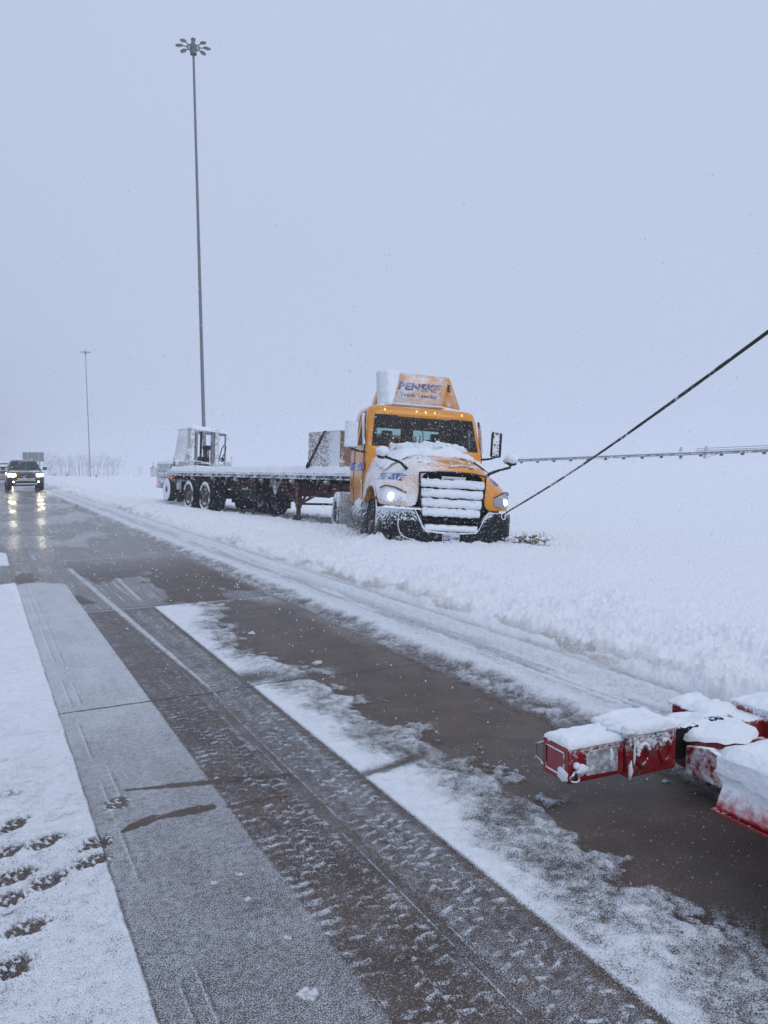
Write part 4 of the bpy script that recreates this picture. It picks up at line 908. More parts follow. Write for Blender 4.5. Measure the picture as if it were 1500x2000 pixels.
# ---------------------------------------------------------------- flatbed trailer, same kind of local frame, front edge at y = 0
TL = thing('flatbed_trailer', 'long red framed flatbed trailer with a snow covered deck behind the yellow truck', 'trailer', (.5, 18.5, -.06), (R(-.2), R(2.6), R(34)))
LT = 13.6
d = MB(); d.bx(-1.22, 1.22, 0, LT, 1.28, 1.345); d.build('deck', M['frame_black'], TL)
for sx in (-1, 1):
    r = MB(); r.prism([(sx*1.22, 1.20), (sx*1.30, 1.20), (sx*1.30, 1.225), (sx*1.235, 1.235), (sx*1.235, 1.325), (sx*1.30, 1.335), (sx*1.30, 1.36), (sx*1.22, 1.36)][::sx], 0, LT, 'y')
    ro = r.build('side_rail', M['rail_frost'], TL, smooth=0)
    r = MB()
    for k in range(22): r.bx(*sorted((sx*1.236, sx*1.295)), .3+k*.6, .36+k*.6, 1.226, 1.334)
    build_each(r, 'stake_pocket', M['rail_frost'], ro)
    w = MB()
    for k in range(6):
        y = 1.6 + k*1.9; w.lathe([(y, .001), (y, .05), (y+.16, .05), (y+.16, .001)], c=(sx*1.25, 0, 1.13), axis='y', n=12); w.bx(*sorted((sx*1.22, sx*1.28)), y-.02, y, 1.07, 1.2)
    build_each(w, 'strap_winch', M['grey_metal'], TL)
    b = MB(); prof = [(0, 1.27), (0, 1.02), (1.0, 1.0), (2.1, .86), (2.9, .76), (3.6, .72), (9.0, .72), (9.4, .80), (LT, .86), (LT, 1.27)]
    b.prism([(y, z) for y, z in prof], sx*.48-.008, sx*.48+.008, 'x')
    for a_, c_ in zip(prof[1:8], prof[2:9]):
        b.add([(sx*.48-.09, a_[0], a_[1]), (sx*.48+.09, a_[0], a_[1]), (sx*.48+.09, c_[0], c_[1]), (sx*.48-.09, c_[0], c_[1]), (sx*.48-.09, a_[0], a_[1]+.02), (sx*.48+.09, a_[0], a_[1]+.02), (sx*.48+.09, c_[0], c_[1]+.02), (sx*.48-.09, c_[0], c_[1]+.02)],
              [(0, 1, 2, 3), (4, 5, 6, 7), (0, 1, 5, 4), (1, 2, 6, 5), (2, 3, 7, 6), (3, 0, 4, 7)])
    for k in range(20): b.bx(sx*.48-.07, sx*.48+.07, 1.0+k*.6, 1.012+k*.6, .90, 1.25)
    b.build('main_beam', M['red'], TL, smooth=0)
    # outer skirt braces: the triangle plates under the rail
    b = MB(); b.prism([(4.35, 1.20), (5.25, 1.20), (4.80, .72)], sx*1.14-.01, sx*1.14+.01, 'x'); b.build('gusset', M['grey_metal'], TL)
    # landing gear
    g = MB(); g.bx(sx*.88-.07, sx*.88+.07, 3.77, 3.91, .42, 1.24); g.bx(sx*.88-.05, sx*.88+.05, 3.79, 3.89, .14, .46); go = g.build('landing_leg', M['red'], TL, bevel=.01)
    g = MB(); g.bx(sx*.88-.16, sx*.88+.16, 3.68, 4.00, .09, .13); g.bx(sx*.88-.08, sx*.88+.08, 3.75, 3.93, .13, .20); g.build('foot', M['frame_black'], go)
    g = MB(); g.tube([(sx*.88, 3.93, .50), (sx*.86, 4.5, .80), (sx*.6, 4.7, .95)], .035, 6); g.tube([(sx*.88, 3.77, .52), (sx*.60, 2.85, .95)], .04, 6); g.tube([(sx*.84, 3.84, .45), (sx*.45, 3.84, 1.15)], .035, 6); g.build('leg_brace', M['red'], TL)
g = MB(); g.tube([(-.88, 3.84, .52), (.88, 3.84, .52)], .03, 8); g.build('cross_shaft', M['frame_black'], TL)
g = MB()
for k in range(22): g.bx(-1.21, 1.21, .35+k*.6, .43+k*.6, 1.12, 1.275)
g.build('cross_member', M['frame_black'], TL)
b = MB(); b.bx(-1.25, 1.25, -.02, .02, .98, 1.30); b.bx(-1.22, 1.22, LT, LT+.08, 1.05, 1.34); b.build('end_beam', M['red'], TL)
for sx, y in ((-1, 5.0), (1, 7.0)):
    b = MB(); b.bx(*sorted((sx*.60, sx*1.10)), y+1.2, y+2.2, .55, 1.05); b.build('tool_box', M['frame_black'], TL, bevel=.02)
b = MB(); b.lathe([(6.0, .001), (6.0, .2), (7.0, .2), (7.0, .001)], c=(.0, 0, .70), axis='y', n=20); b.tube([(-.3, 4.0, .75), (-.3, 8.8, .75)], .03, 6); b.tube([(.2, 4.0, .72), (.2, 8.8, .72)], .03, 6); b.build('air_tank', M['frame_black'], TL)
b = MB(); b.bx(.35, 1.22, 8.35, 9.3, .20, .95); b.build('storage_box', M['frame_black'], TL, bevel=.04)
for y in (7.2, 8.3): add_wheel(TL, .16, y, .56, .27, .50, .29, -1, 'rubber', name='spare_wheel')
for y in (9.95, 11.55):
    a = MB(); a.tube([(-1.0, y, .52), (1.0, y, .52)], .07, 10); a.build('axle', M['frame_black'], TL); a = MB(); a.bx(-.55, -.42, y-.5, y+.5, .60, .74); a.bx(.42, .55, y-.5, y+.5, .60, .74); build_each(a, 'leaf_spring', M['frame_black'], TL)
    for sx in (-1, 1):
        for x in (1.13, .82):
            o = add_wheel(TL, sx*x, y, .52, .26, .52, .29, sx, 'rubber', name='trailer_wheel')
            if x > 1:
                s = MB(); s.lathe([(sx*.135, .38), (sx*.150, .42), (sx*.152, .47), (sx*.13, .505)], n=40, arc=(R(25), R(335) if y > 10 else R(345))); s.build('tyre_snow', M['rubber_snow'], o, smooth=180)
for sx in (-1, 1):
    m_ = MB(); m_.bx(*sorted((sx*.68, sx*1.28)), 12.22, 12.235, .26, 1.0); mo = m_.build('mud_flap', M['rubber'], TL)
    m_ = MB(); m_.tube([(sx*.62, 12.23, 1.02), (sx*1.29, 12.23, 1.02), (sx*1.30, 12.21, .60)], .02, 6); m_.build('flap_bracket', M['grey_metal'], mo)
for x, z in ((-1.20, 1.12), (1.20, 1.12)):
    l = MB(); l.blob((x, LT+.05 if x > 0 else LT-.0, z), .045, 2, 0); l.build('marker_lamp', M['red_lamp'], TL, smooth=180)
for y in (6.1, 8.0):
    l = MB(); l.blob((-1.30, y, 1.15), .028, 2, 0); l.build('side_reflector', M['orange'], TL, smooth=180)
for y, dz in ((5.35, 1.16), (9.05, 1.12), (8.1, 1.10)):
    l = MB(); l.tube([(-1.26, y, dz), (-1.29, y+.05, dz-.12), (-1.26, y+.12, dz-.18), (-1.25, y+.14, dz-.02)], .014, 5); l.build('strap_hook', M['grey_metal'], TL)
h = MB(); h.lathe([(-.04, .05), (.0, .06), (.05, .05), (.05, .001)], c=(-1.12, .06, 1.08), axis='y', n=14); h.build('brake_coupling', M['grey_metal'], TL)
s = MB()
snow_pad(s, -1.31, 1.31, .02, 6.7, lambda x, y: 1.352, .17, (26, 90), 31, .07, .45, droop=.05, scale=2.2, jag=.03)
snow_pad(s, -1.31, 1.31, 6.66, LT-.02, lambda x, y: 1.352, .18, (26, 90), 33, .07, .4, droop=.05, scale=2.2, jag=.03)
s.build('deck_snow', M['snow'], TL, smooth=180)
s = MB(); snow_pad(s, -1.305, -1.22, .0, LT, lambda x, y: 1.340, .03, (4, 150), 35, .03, 1.0, scale=5, jag=.01); s.build('rail_snow', M['snow'], TL, smooth=180)

def at_trailer(x, y, z):                               # a point of the trailer's frame in the world
    bpy.context.view_layer.update(); return TL.matrix_world @ Vector((x, y, z))
def in_trailer_frame(name, label, cat, p, group=None):
    t = thing(name, label, cat, (0, 0, 0), TL.rotation_euler, group); t.location = at_trailer(*p); return t

# crate on the front of the deck, with its strap
CR = in_trailer_frame('crate', 'tall frosted crate strapped down at the front of the flatbed deck', 'crate', (-.02, 1.22, 1.36))
c = MB(); c.bx(-1.16, 1.16, 0, 1.62, .08, 1.06); co = c.build('crate_body', M['crate_side'], CR, bevel=.015)
c = MB()
for k in range(7): c.bx(-1.15, 1.15, -.028, -.002, .10+k*.137, .225+k*.137)
c.build('front_boards', M['wood'], CR, bevel=.005)
c = MB()
for x in (-1.0, 0, 1.0): c.bx(x-.06, x+.06, 0, 1.62, 0, .08)
c.build('skid', M['wood'], CR)
c = MB(); snow_pad(c, -1.17, 1.17, -.02, 1.63, lambda x, y: 1.062, .03, (24, 16), 41, .08, .8, scale=3); c.build('crate_snow', M['snow'], CR, smooth=180)
STP = in_trailer_frame('ratchet_strap', 'dark ratchet strap slanting over the crate side down to the trailer rail', 'strap', (-1.19, 1.22, 1.36))
c = MB(); p0, p1, p2, p3 = (.3, .70, 1.09), (-.008, .74, 1.075), (-.02, 1.62, .12), (-.10, 1.78, -.10)
c.loft([[(x, y-.045, z), (x, y+.045, z), (x-.006, y+.045, z+.004), (x-.006, y-.045, z+.004)] for x, y, z in (p0, p1, p2, p3)], close=True, caps=True); so = c.build('webbing', M['frame_black'], STP, smooth=0)
c = MB(); c.box((-.03, 1.53, .21), (.05, .10, .16), (R(40), 0, 0)); c.build('ratchet', M['frame_black'], STP, bevel=.01)
BX = in_trailer_frame('dunnage_block', 'small pale block standing in the deck snow beside the crate', 'block', (-.55, 3.05, 1.36))
c = MB(); c.bx(-.13, .13, -.1, .1, 0, .26); c.build('block', M['frost_grey'], BX, bevel=.02); c = MB(); snow_pad(c, -.14, .14, -.11, .11, lambda x, y: .262, .04, (8, 8), 3, .05, .6); c.build('block_snow', M['snow'], BX, smooth=180)
# the cone tucked under the rail
CN = in_trailer_frame('traffic_cone', 'orange traffic cone stowed under the middle of the flatbed trailer', 'cone', (-1.0, 6.9, .86))
c = MB(); c.lathe([(0, .14), (.02, .14), (.021, .10), (.30, .025), (.31, .001)], axis='z', n=18); c.build('cone', M['orange'], CN)
c = MB(); c.bx(-.17, .17, -.17, .17, -.03, 0); c.build('cone_base', M['frost_grey'], CN, bevel=.01)
c = MB(); c.tube([(0, .1, .3), (0, .1, .345)], .01, 5); c.build('hanger', M['frame_black'], CN)

# truck-mounted forklift hanging on the trailer's tail
FK = in_trailer_frame('forklift', 'snow caked piggyback forklift carried on the tail of the flatbed trailer', 'forklift', (.16, LT+.15, .06))
f = MB()
for x in (-.84, .84): f.bx(x-.10, x+.10, .25, 2.3, .60, .86)
f.bx(-.94, .94, 1.9, 2.3, .60, .9); f.build('chassis', M['fk'], FK, bevel=.02)
for sx in (-1, 1):
    o = add_wheel(FK, sx*1.03, .90, .60, .32, .46, .20, sx, 'rubber', name='wheel')
    s = MB(); s.lathe([(sx*.150, .13), (sx*.172, .17), (sx*.182, .28), (sx*.178, .38), (sx*.15, .45)], n=30, arc=(R(0), R(360))); s.build('wheel_snow', M['snow'], o, smooth=180)
o = add_wheel(FK, -.1, 2.35, .50, .34, .42, .18, -1, 'rubber', name='wheel')
f = MB(); f.bx(-1.02, -.22, 1.15, 2.75, .80, 1.62); f.bx(-1.03, -.50, 2.2, 2.80, .62, .80); fo = f.build('engine_cover', M['fk'], FK, bevel=.07)
f = MB(); f.bx(-1.028, -1.018, 1.4, 2.5, 1.30, 1.32); f.bx(-1.028, -1.018, 1.4, 2.5, 1.05, 1.07); f.build('cover_seam', M['frame_black'], fo)
s = MB(); snow_pad(s, -1.03, -.20, 1.12, 2.78, lambda x, y: 1.60, .16, (16, 20), 51, .16, .5, scale=3, jag=.05); s.build('cover_snow', M['snow'], FK, smooth=180)
for x, y, z in ((-1.05, 2.5, .92), ): 
    l = MB(); l.blob((x, y, z), .03, 2, 0); l.build('tail_lamp', M['red_lamp'], FK, smooth=180)
# mast
for x in (-.50, .50):
    f = MB(); f.bx(x-.085, x+.085, .02, .20, .55, 3.02); f.build('mast_rail', M['fk'], FK, bevel=.01)
for x in (-.33, .33):
    f = MB(); f.bx(x-.05, x+.05, .05, .18, .60, 2.92); f.build('inner_rail', M['grey_metal'], FK, bevel=.01)
f = MB()
for z in (1.62, 2.90): f.bx(-.44, .44, .06, .16, z, z+.09)
f.bx(-.56, .56, -.02, .02, 1.50, 1.56); f.build('mast_cross_member', M['fk'], FK, bevel=.01)
f = MB(); f.tube([(-.13, .12, .7), (-.13, .12, 2.88)], .045, 10); f.tube([(.10, .12, .7), (.10, .12, 2.35)], .06, 10); build_each(f, 'lift_cylinder', M['frame_black'], FK)
f = MB(); f.tube([(.0, .10, .7), (.0, .10, 2.3)], .022, 6); f.tube([(.19, .10, .7), (.19, .10, 2.3)], .022, 6); f.lathe([(-.05, .001), (-.05, .09), (.24, .09), (.24, .001)], c=(0, .10, 2.28), n=14); build_each(f, 'lift_chain', M['frame_black'], FK)
f = MB(); f.tube([(-.72, .0, 1.50), (-.72, .0, 1.68), (-.62, .0, 1.74), (-.2, .0, 1.72), (.55, .0, 1.56)], .028, 6); f.tube([(-.70, .0, 1.55), (.5, .0, 1.53)], .03, 6)
for x in (-.6, -.45, -.3): f.tube([(x, .0, 1.55), (x, .0, 1.72)], .018, 5)
f.build('carriage_guard', M['fk'], FK)
for x in (-.35, .35):
    f = MB(); f.bx(x-.06, x+.06, -1.1, .02, 1.00, 1.05); f.bx(x-.06, x+.06, -.03, .02, 1.0, 1.5); f.build('fork', M['frame_black'], FK)
# cab beside the mast
f = MB()
for x, y in ((.98, .35), (.98, 1.6), (-.42, .45), (-.4, 1.6)): f.tube([(x, y, .86), (x*.99, y+.02, 2.86)], .035, 6)
f.tube([(.98, .35, 2.84), (-.42, .45, 2.88)], .035, 6); f.tube([(.98, .35, 2.84), (.98, 1.6, 2.84)], .035, 6); f.build('cab_post', M['grey_metal'], FK)
f = MB(); f.bx(-.48, 1.04, .30, 1.65, 2.86, 2.92); f.build('cab_roof', M['fk'], FK, bevel=.02)
s = MB(); snow_pad(s, -.60, .98, .0, 1.65, lambda x, y: 2.93 + .07*(-x), .17, (24, 20), 61, .26, .35, scale=2.5, jag=.05); s.build('roof_snow', M['snow'], FK, smooth=180)
f = MB(); f.box((.45, 1.35, 1.55), (.5, .14, .8)); f.box((.45, 1.1, 1.15), (.5, .5, .18)); f.build('driver_seat', M['interior'], FK, bevel=.04)
f = MB(); f.tube([(.58, .1, 1.55), (.60, .0, 1.9), (.66, -.05, 2.25), (.76, -.05, 2.42), (.84, -.05, 2.34), (.80, -.05, 2.1), (.72, -.03, 1.95), (.70, 0, 1.75)], .022, 6); f.build('hydraulic_hose', M['black'], FK)
f = MB(); f.blob((.72, .0, 1.84), .095, 2, .05, 2, (1, .6, 1)); f.build('horn', M['black'], FK, smooth=180)
f = MB(); f.box((1.03, .3, 2.72), (.16, .10, .13)); fo = f.build('work_lamp', M['fk'], FK, bevel=.02)
f = MB(); f.box((-.60, .1, 2.02), (.24, .12, .17), (0, .15, 0)); f.build('work_lamp', M['fk'], FK, bevel=.02)
f = MB(); f.box((1.02, .2, 1.62), (.28, .2, .26), (0, .06, 0)); f.box((.74, .15, 1.62), (.4, .04, .05)); f.tube([(1.13, .1, 1.4), (1.16, .1, 1.95), (1.10, .1, 2.0)], .015, 5); f.build('front_fender', M['fk'], FK, bevel=.03)
f = MB(); f.box((-.90, .55, 1.58), (.26, .16, .22)); f.box((-.86, .55, 1.42), (.16, .14, .2)); f.box((-.74, .6, 1.34), (.3, .12, .16)); f.build('valve_block', M['frame_black'], FK, bevel=.03)
f = MB(); f.box((-.90, .48, 1.60), (.24, .08, .18)); f.build('head_lamp', M['fk'], FK, bevel=.03)
s = MB(); s.blob((-.88, .58, 1.70), .13, 2, .1, 3, (1.1, .9, .5)); s.blob((-.6, .1, 2.13), .10, 2, .1, 4, (1.2, .9, .5)); s.blob((1.02, .2, 1.77), .13, 2, .1, 5, (1.2, .9, .4)); s.build('lamp_snow', M['snow'], FK, smooth=180)
s = MB(); s.loft([[(-.62, .35, z_), (-.62 - (.26+.05*math.sin(9*k_))*(1-k_)**1.2, .5, z_), (-.62 - (.30+.05*math.sin(7*k_+2))*(1-k_)**1.2, 1.3, z_), (-.45, 1.6, z_), (-.40, .4, z_)] for k_, z_ in ((0, 1.55), (.2, 1.75), (.5, 2.15), (.8, 2.6), (1, 2.95))], close=True, caps=True); s.build('blown_snow', M['snow'], FK, smooth=180)
f = MB(); f.bx(-.75, -.35, .3, 1.2, 1.50, 1.62); f.build('side_shelf', M['fk'], FK, bevel=.05)
s = MB(); snow_pad(s, -.85, -.30, .3, 1.3, lambda x, y: 1.62 + .2*y, .18, (12, 14), 71, .2, .5); s.build('shelf_snow', M['snow'], FK, smooth=180)
# ---------------------------------------------------------------- high mast lamps
def high_mast(label, x, y, lean, h=30.4, zb=None):
    t = thing('light_mast', label, 'light pole', (x, y, ground_z(x, y) if zb is None else zb), (0, lean, 0), 'high mast light poles along the road')
    p = MB(); n = 14; p.tube([(0, 0, h*k/n) for k in range(n+1)], [.135 - .060*k/n for k in range(n+1)], 12); p.build('pole', M['steel'], t)
    p = MB(); p.lathe([(0, .30), (.06, .30), (.07, .20), (.5, .185)], axis='z', n=12); p.build('base_flange', M['steel'], t)
    p = MB(); p.lathe([(h-.9, .22), (h-.5, .26), (h-.3, .16), (h+.1, .12), (h+.25, .001)], axis='z', n=12)
    p.tube([(.42*math.cos(a), .42*math.sin(a), h-.45) for a in np.linspace(0, 2*math.pi, 25)], .045, 6); p.build('head_ring', M['steel'], t)
    for k in range(8):
        a = R(45*k + 14); c, s = math.cos(a), math.sin(a)
        f = MB(); f.tube([(.15*c, .15*s, h-.45), (.75*c, .75*s, h-.40)], .035, 6); fo = f.build('lamp_arm', M['steel'], t)
        f = MB(); f.blob((0, 0, 0), 1, 2, 0); f.v = [(x_*.27, y_*.17, z_*.095) for x_, y_, z_ in f.v]
        q = f.build('luminaire', M['steel'], fo, smooth=180); q.location = (.92*c, .92*s, h-.40); q.rotation_euler = (0, R(8), a)
    return t
high_mast('tall mast with a ring of eight lamps rising behind the forklift', -12.55, 54, R(-.75))
high_mast('distant hazy mast with a ring of lamps, near the left skyline', -67.2, 176, R(-.9))

# ---------------------------------------------------------------- guardrail on the ramp
G = thing('guardrail', 'snow edged steel guardrail along the ramp crest beyond the truck', 'guardrail', (37.8, 75.6, 0))
def rail_pt(l, dz=0, off=0):
    p = RP + RD*l + RN*off; return (p[0]-37.8, p[1]-75.6, 0), p
def rail_top(l): return 3.02 - .0352*l if l > -2 else 3.09 + .02*(-l)
w = MB(); prof = [(.00, 0), (.05, -.03), (.05, -.09), (.00, -.155), (.05, -.22), (.05, -.28), (.0, -.31)]
w.loft([[(rail_pt(l, 0, o)[0][0], rail_pt(l, 0, o)[0][1], rail_top(l)+dz) for o, dz in prof] for l in np.arange(-22, 29, 1.0)]); w.build('rail', M['rail'], G, solid=.01)
w = MB(); w.tube([(rail_pt(l, 0, .02)[0][0], rail_pt(l, 0, .02)[0][1], rail_top(l)+.03) for l in np.arange(-22, 29, 1.0)], .03, 6); w.build('rail_snow', M['snow'], G)
for k in range(26):
    l = -21 + k*1.95; q, p = rail_pt(l, 0, -.14); w = MB(); zt_ = rail_top(l); w.bx(q[0]-.14, q[0]+.14, q[1]-.10, q[1]+.10, zt_-.50, zt_-.05)
    w.build('guardrail_post', M['frame_black'], G)
G2 = thing('bridge_railing', 'snow crusted double bar bridge railing on the right end of the guardrail', 'railing', (37.8, 75.6, 0))
for dz in (.34, .12):
    w = MB(); w.tube([(rail_pt(l, 0, -.4)[0][0], rail_pt(l, 0, -.4)[0][1], rail_top(l)+dz+.02) for l in np.arange(-22, 7.5, 1.2)], .05, 6); w.build('bar', M['grey_metal'], G2)
for k, l in enumerate((8.3, 5.9, -.2, -5.2, -10, -15)):
    q, p = rail_pt(l, 0, -.35); w = MB(); w.box((q[0], q[1], rail_top(l)-.05), (.22, .16, 1.25), (0, R(8) if k == 1 else 0, 0)); w.build('railing_post', M['frost_grey'], G2)
q, p = rail_pt(4.5, 0, -.3); w = MB(); w.tube([(q[0]-1.6, q[1], rail_top(6)-.7), (q[0]+.4, q[1], rail_top(4)-.05), (q[0]+1.7, q[1], rail_top(3)-.02)], .06, 6); w.build('brace', M['frost_grey'], G2)

# ---------------------------------------------------------------- road sign seen from behind
sx_, sy_ = -49.2, 108.; zg = ground_z(sx_, sy_)
S = thing('road_sign', 'back of a wide two post road sign beyond the oncoming cars', 'sign', (sx_, sy_, zg), (0, 0, R(25)))
w = MB(); w.bx(-1.36, 1.36, -.03, .0, 1.86-zg, 3.16-zg); w.build('sign_panel', M['steel'], S)
for k in range(5):
    w = MB(); w.bx(-1.36, 1.36, -.06, -.033, 1.98-zg+k*.255, 2.02-zg+k*.255); w.build('stiffener', M['frost_grey'], S)
for x in (-.60, .80):
    w = MB(); w.bx(x-.055, x+.055, -.17, -.062, -.3, 3.12-zg); w.build('post', M['steel'], S)
    w = MB(); w.bx(x-.10, x-.055, -.15, -.07, .6, 3.12-zg); w.build('post_snow', M['snow'], S)

# ---------------------------------------------------------------- far woods, shrubs and the chapel roof beyond the rise
w = MB(); rnd = random.Random(5)
def limb(p, d, L, r, dep):
    q = p + d*L; w.tube([p, p.lerp(q, .5) + Vector((rnd.uniform(-1, 1), 0, 0))*L*.05, q], [r, r*.8, r*.55], 4, caps=False)
    if dep > 0:
        for _ in range(3 if dep > 1 else 4): limb(p.lerp(q, rnd.uniform(.4, 1)), (d + Vector((rnd.uniform(-.7, .7), rnd.uniform(-.5, .5), rnd.uniform(-.05, .5)))).normalized(), L*rnd.uniform(.45, .7), r*.5, dep-1)
for k in range(85):
    u = rnd.triangular(86, 300, 200) if k > 25 else rnd.uniform(84, 150); y = rnd.uniform(330, 430); x = (u-750)/1500*y
    h = rnd.uniform(8, 13)*(1 if u < 262 else .55); limb(Vector((x, y, -4.4)), Vector((rnd.uniform(-.05, .05), 0, 1)).normalized(), h*.5, .16, 3)
w.build('distant_woods', M['frost_haze_bark'], None, smooth=0, fix=False, kind='stuff')
def shrub(label, u, y, r, seed):
    x = (u-750)/1500*y; t = thing('roadside_shrub', label, 'shrub', (x, y, ground_z(x, y)-.05), group='snowy shrubs along the skyline'); rr = random.Random(seed)
    m = MB()
    for k in range(16):
        a = rr.uniform(0, 6.3); e = rr.uniform(.2, 1); q = Vector((math.cos(a)*r*e, math.sin(a)*r*e, r*rr.uniform(.8, 1.7))); m.tube([(0, 0, 0), q*.5 + Vector((0, 0, .1)), q], [.03, .02, .008], 4)
    m.build('twigs', M['bark'], t)
    m = MB()
    for k in range(12):
        a = rr.uniform(0, 6.3); e = rr.uniform(0, .9); m.blob((math.cos(a)*r*e, math.sin(a)*r*e, r*rr.uniform(.4, 1.5)), r*rr.uniform(.2, .4), 1, .3, k, (1.2, 1, .6))
    m.build('shrub_snow', M['snow'], t, smooth=180)
shrub('leftmost small snowy shrub on the skyline, just beyond the road sign', 108, 103, .35, 1)
shrub('snowy shrub with bare twigs on the skyline between road sign and distant mast', 131, 101, .42, 2)
shrub('low snowy shrub on the skyline just right of the distant mast', 189, 104, .30, 3)
cx_, cy_ = -60.0, 201.; CH = thing('chapel', 'small hazy gabled roof with a cross peeping over the snowy rise', 'building', (cx_, cy_, -4.2), (0, 0, R(8)))
w = MB(); w.bx(-.75, .75, -1.5, 1.5, 0, 4.55); w.build('wall', M['frost_grey'], CH)
w = MB(); w.add([(-1.0, -1.6, 4.35), (0, -1.6, 5.25), (1.0, -1.6, 4.35), (-1.0, 1.6, 4.35), (0, 1.6, 5.25), (1.0, 1.6, 4.35)], [(0, 1, 4, 3), (1, 2, 5, 4)]); w.build('roof', M['snow'], CH, solid=.1, smooth=0)
w = MB(); w.tube([(-1.0, -1.64, 4.32), (0, -1.64, 5.22), (1.0, -1.64, 4.32)], .07, 5); w.build('gable_board', M['bark'], CH)
w = MB(); w.bx(-.05, .05, -1.6, -1.5, 5.2, 6.2); w.bx(-.25, .25, -1.61, -1.49, 5.75, 5.85); w.build('cross', M['bark'], CH)

# ---------------------------------------------------------------- oncoming cars
def car(name, label, cat, x, y, yaw, paint, W=1.98, H=1.80, pick=True, lampm=('lamp_car', 'lamp_car'), snowy=False):
    t = thing(name, label, cat, (x, y, ground_z(x, y)), (0, 0, yaw)); h = W/2
    def sec(y, zb, zt, w, crown=.04): return [(-w*.94, y, zb), (-w, y, zb+.10), (-w, y, zb+(zt-zb)*.55), (-w*.95, y, zt-.05), (-w*.80, y, zt), (0, y, zt+crown), (w*.80, y, zt), (w*.95, y, zt-.05), (w, y, zb+(zt-zb)*.55), (w, y, zb+.10), (w*.94, y, zb)]
    b = MB(); b.loft([sec(0, .42, .98, h*.86, .02), sec(.10, .32, 1.06, h*.95), sec(.45, .30, 1.12, h), sec(1.3, .32, 1.18, h), sec(1.6, .34, 1.20, h), sec(3.6, .34, 1.14, h), sec(4.8, .36, 1.10, h*.98), sec(5.0, .45, 1.0, h*.93)], close=True, caps=True)
    b.build('body', paint, t, smooth=50)
    c = MB(); rw_ = h*.70
    def cs(y, z, w): return [(-w, y, z), (0, y-.06, z+.02), (w, y, z)]
    y1 = 3.4 if pick else 4.6
    c.loft([[(-h*.92, 1.38, 1.17), (h*.92, 1.38, 1.17), (h*.92, y1, 1.13), (-h*.92, y1, 1.13)], [(-h*.86, 1.66, 1.42), (h*.86, 1.66, 1.42), (h*.86, y1-.1, 1.42), (-h*.86, y1-.1, 1.42)], [(-rw_, 2.10, H-.08), (rw_, 2.10, H-.08), (rw_, y1-.35, H-.08), (-rw_, y1-.35, H-.08)], [(-rw_*.9, 2.25, H), (rw_*.9, 2.25, H), (rw_*.9, y1-.5, H), (-rw_*.9, y1-.5, H)]], close=True, caps=True)
    c.build('cabin', paint, t, smooth=30, bevel=.03)
    g = MB(); g.add([(-h*.82, 1.42, 1.21), (h*.82, 1.42, 1.21), (rw_*.93, 2.05, H-.12), (-rw_*.93, 2.05, H-.12)], [(0, 1, 2, 3)]); g.v = [(a, b_-.035, c_+.015) for a, b_, c_ in g.v]; g.build('windshield', M['windscreen'], t, smooth=0)
    for sx in (-1, 1):
        g = MB(); g.add([(sx*h*.905, 1.75, 1.22), (sx*h*.905, y1-.25, 1.2), (sx*rw_*1.03, y1-.5, H-.14), (sx*rw_*1.03, 2.2, H-.14)], [(0, 1, 2, 3)]); g.v = [(a+sx*.03, b_, c_) for a, b_, c_ in g.v]; g.build('side_window', M['windscreen'], t, smooth=0)
        m = MB(); m.box((sx*(h+.14), 1.72, 1.30), (.22, .12, .17)); m.box((sx*(h+.02), 1.75, 1.22), (.12, .06, .05)); m.build('mirror', paint, t, bevel=.03)
        hl = MB(); hl.box((sx*h*.74, .03, .93), (.36, .12, .17), (0, 0, sx*.25)); ho_ = hl.build('headlight', M[lampm[0 if sx < 0 else 1]], t, bevel=.03)
        if sx < 0 and pick:
            q = MB(); q.box((-h*.54, -.02, .93), (.10, .08, .15)); q.build('turn_signal', M['lamp_warm'], t, bevel=.02)
        f = MB(); f.blob((sx*h*.66, .03, .55), .065, 2, 0, 0, (1, .6, 1)); f.build('fog_light', M[lampm[0]], t, smooth=180)
        for wy in (.95, 4.1): add_wheel(t, sx*(h-.14), wy, .38, .25, .38, .24, sx, name='wheel')
    g = MB(); g.bx(-h*.50, h*.50, -.03, .05, .80, 1.03); go = g.build('grille', M['frame_black'], t, bevel=.02)
    g = MB()
    for z in (.84, .915, .99): g.bx(-h*.49, h*.49, -.045, -.03, z-.010, z+.014)
    g.bx(-.12, .12, -.055, -.045, .89, .94); g.build('grille_bar', M['grey_metal'], go)
    g = MB(); g.bx(-h*.46, h*.46, -.07, .0, .64, .76); g.build('bumper_panel', M['frost_grey'], t, bevel=.02)
    g = MB(); g.bx(-h*.9, h*.9, -.02, .1, .34, .50); g.build('skid_plate', M['frame_black'], t, bevel=.03)
    s = MB(); s.bx(-h*.6, h*.6, -.05, .02, .40, .46); s.bx(-h*.55, h*.50, -.06, -.02, .60, .635); s.build('bumper_snow', M['snow_dirty'], t, bevel=.02)
    s = MB(); snow_pad(s, -h*.78, h*.78, .2, 1.32, lambda x, y: 1.10 + .07*y, .012, (16, 10), 81, .1, 2.5, scale=4); s.build('hood_snow', M['frost_grey'], t, smooth=180)
    s = MB(); snow_pad(s, -rw_*.85, rw_*.85, 2.3, y1-.5, lambda x, y: H+.002, .02 if not snowy else .06, (14, 10), 83, .1, 1.2, scale=4); s.build('roof_snow', M['snow'], t, smooth=180)
    return t
M['lamp_car'] = plain('lit_car_lamp', (.9, .9, .85), .2, emit=(1.0, .90, .62), es=26)
M['windscreen'] = mat('speckled_windscreen', (.03, .035, .036), .08, amt=.22, fine=12, coarse=8, up=.2, specks=.1, soft=.25)
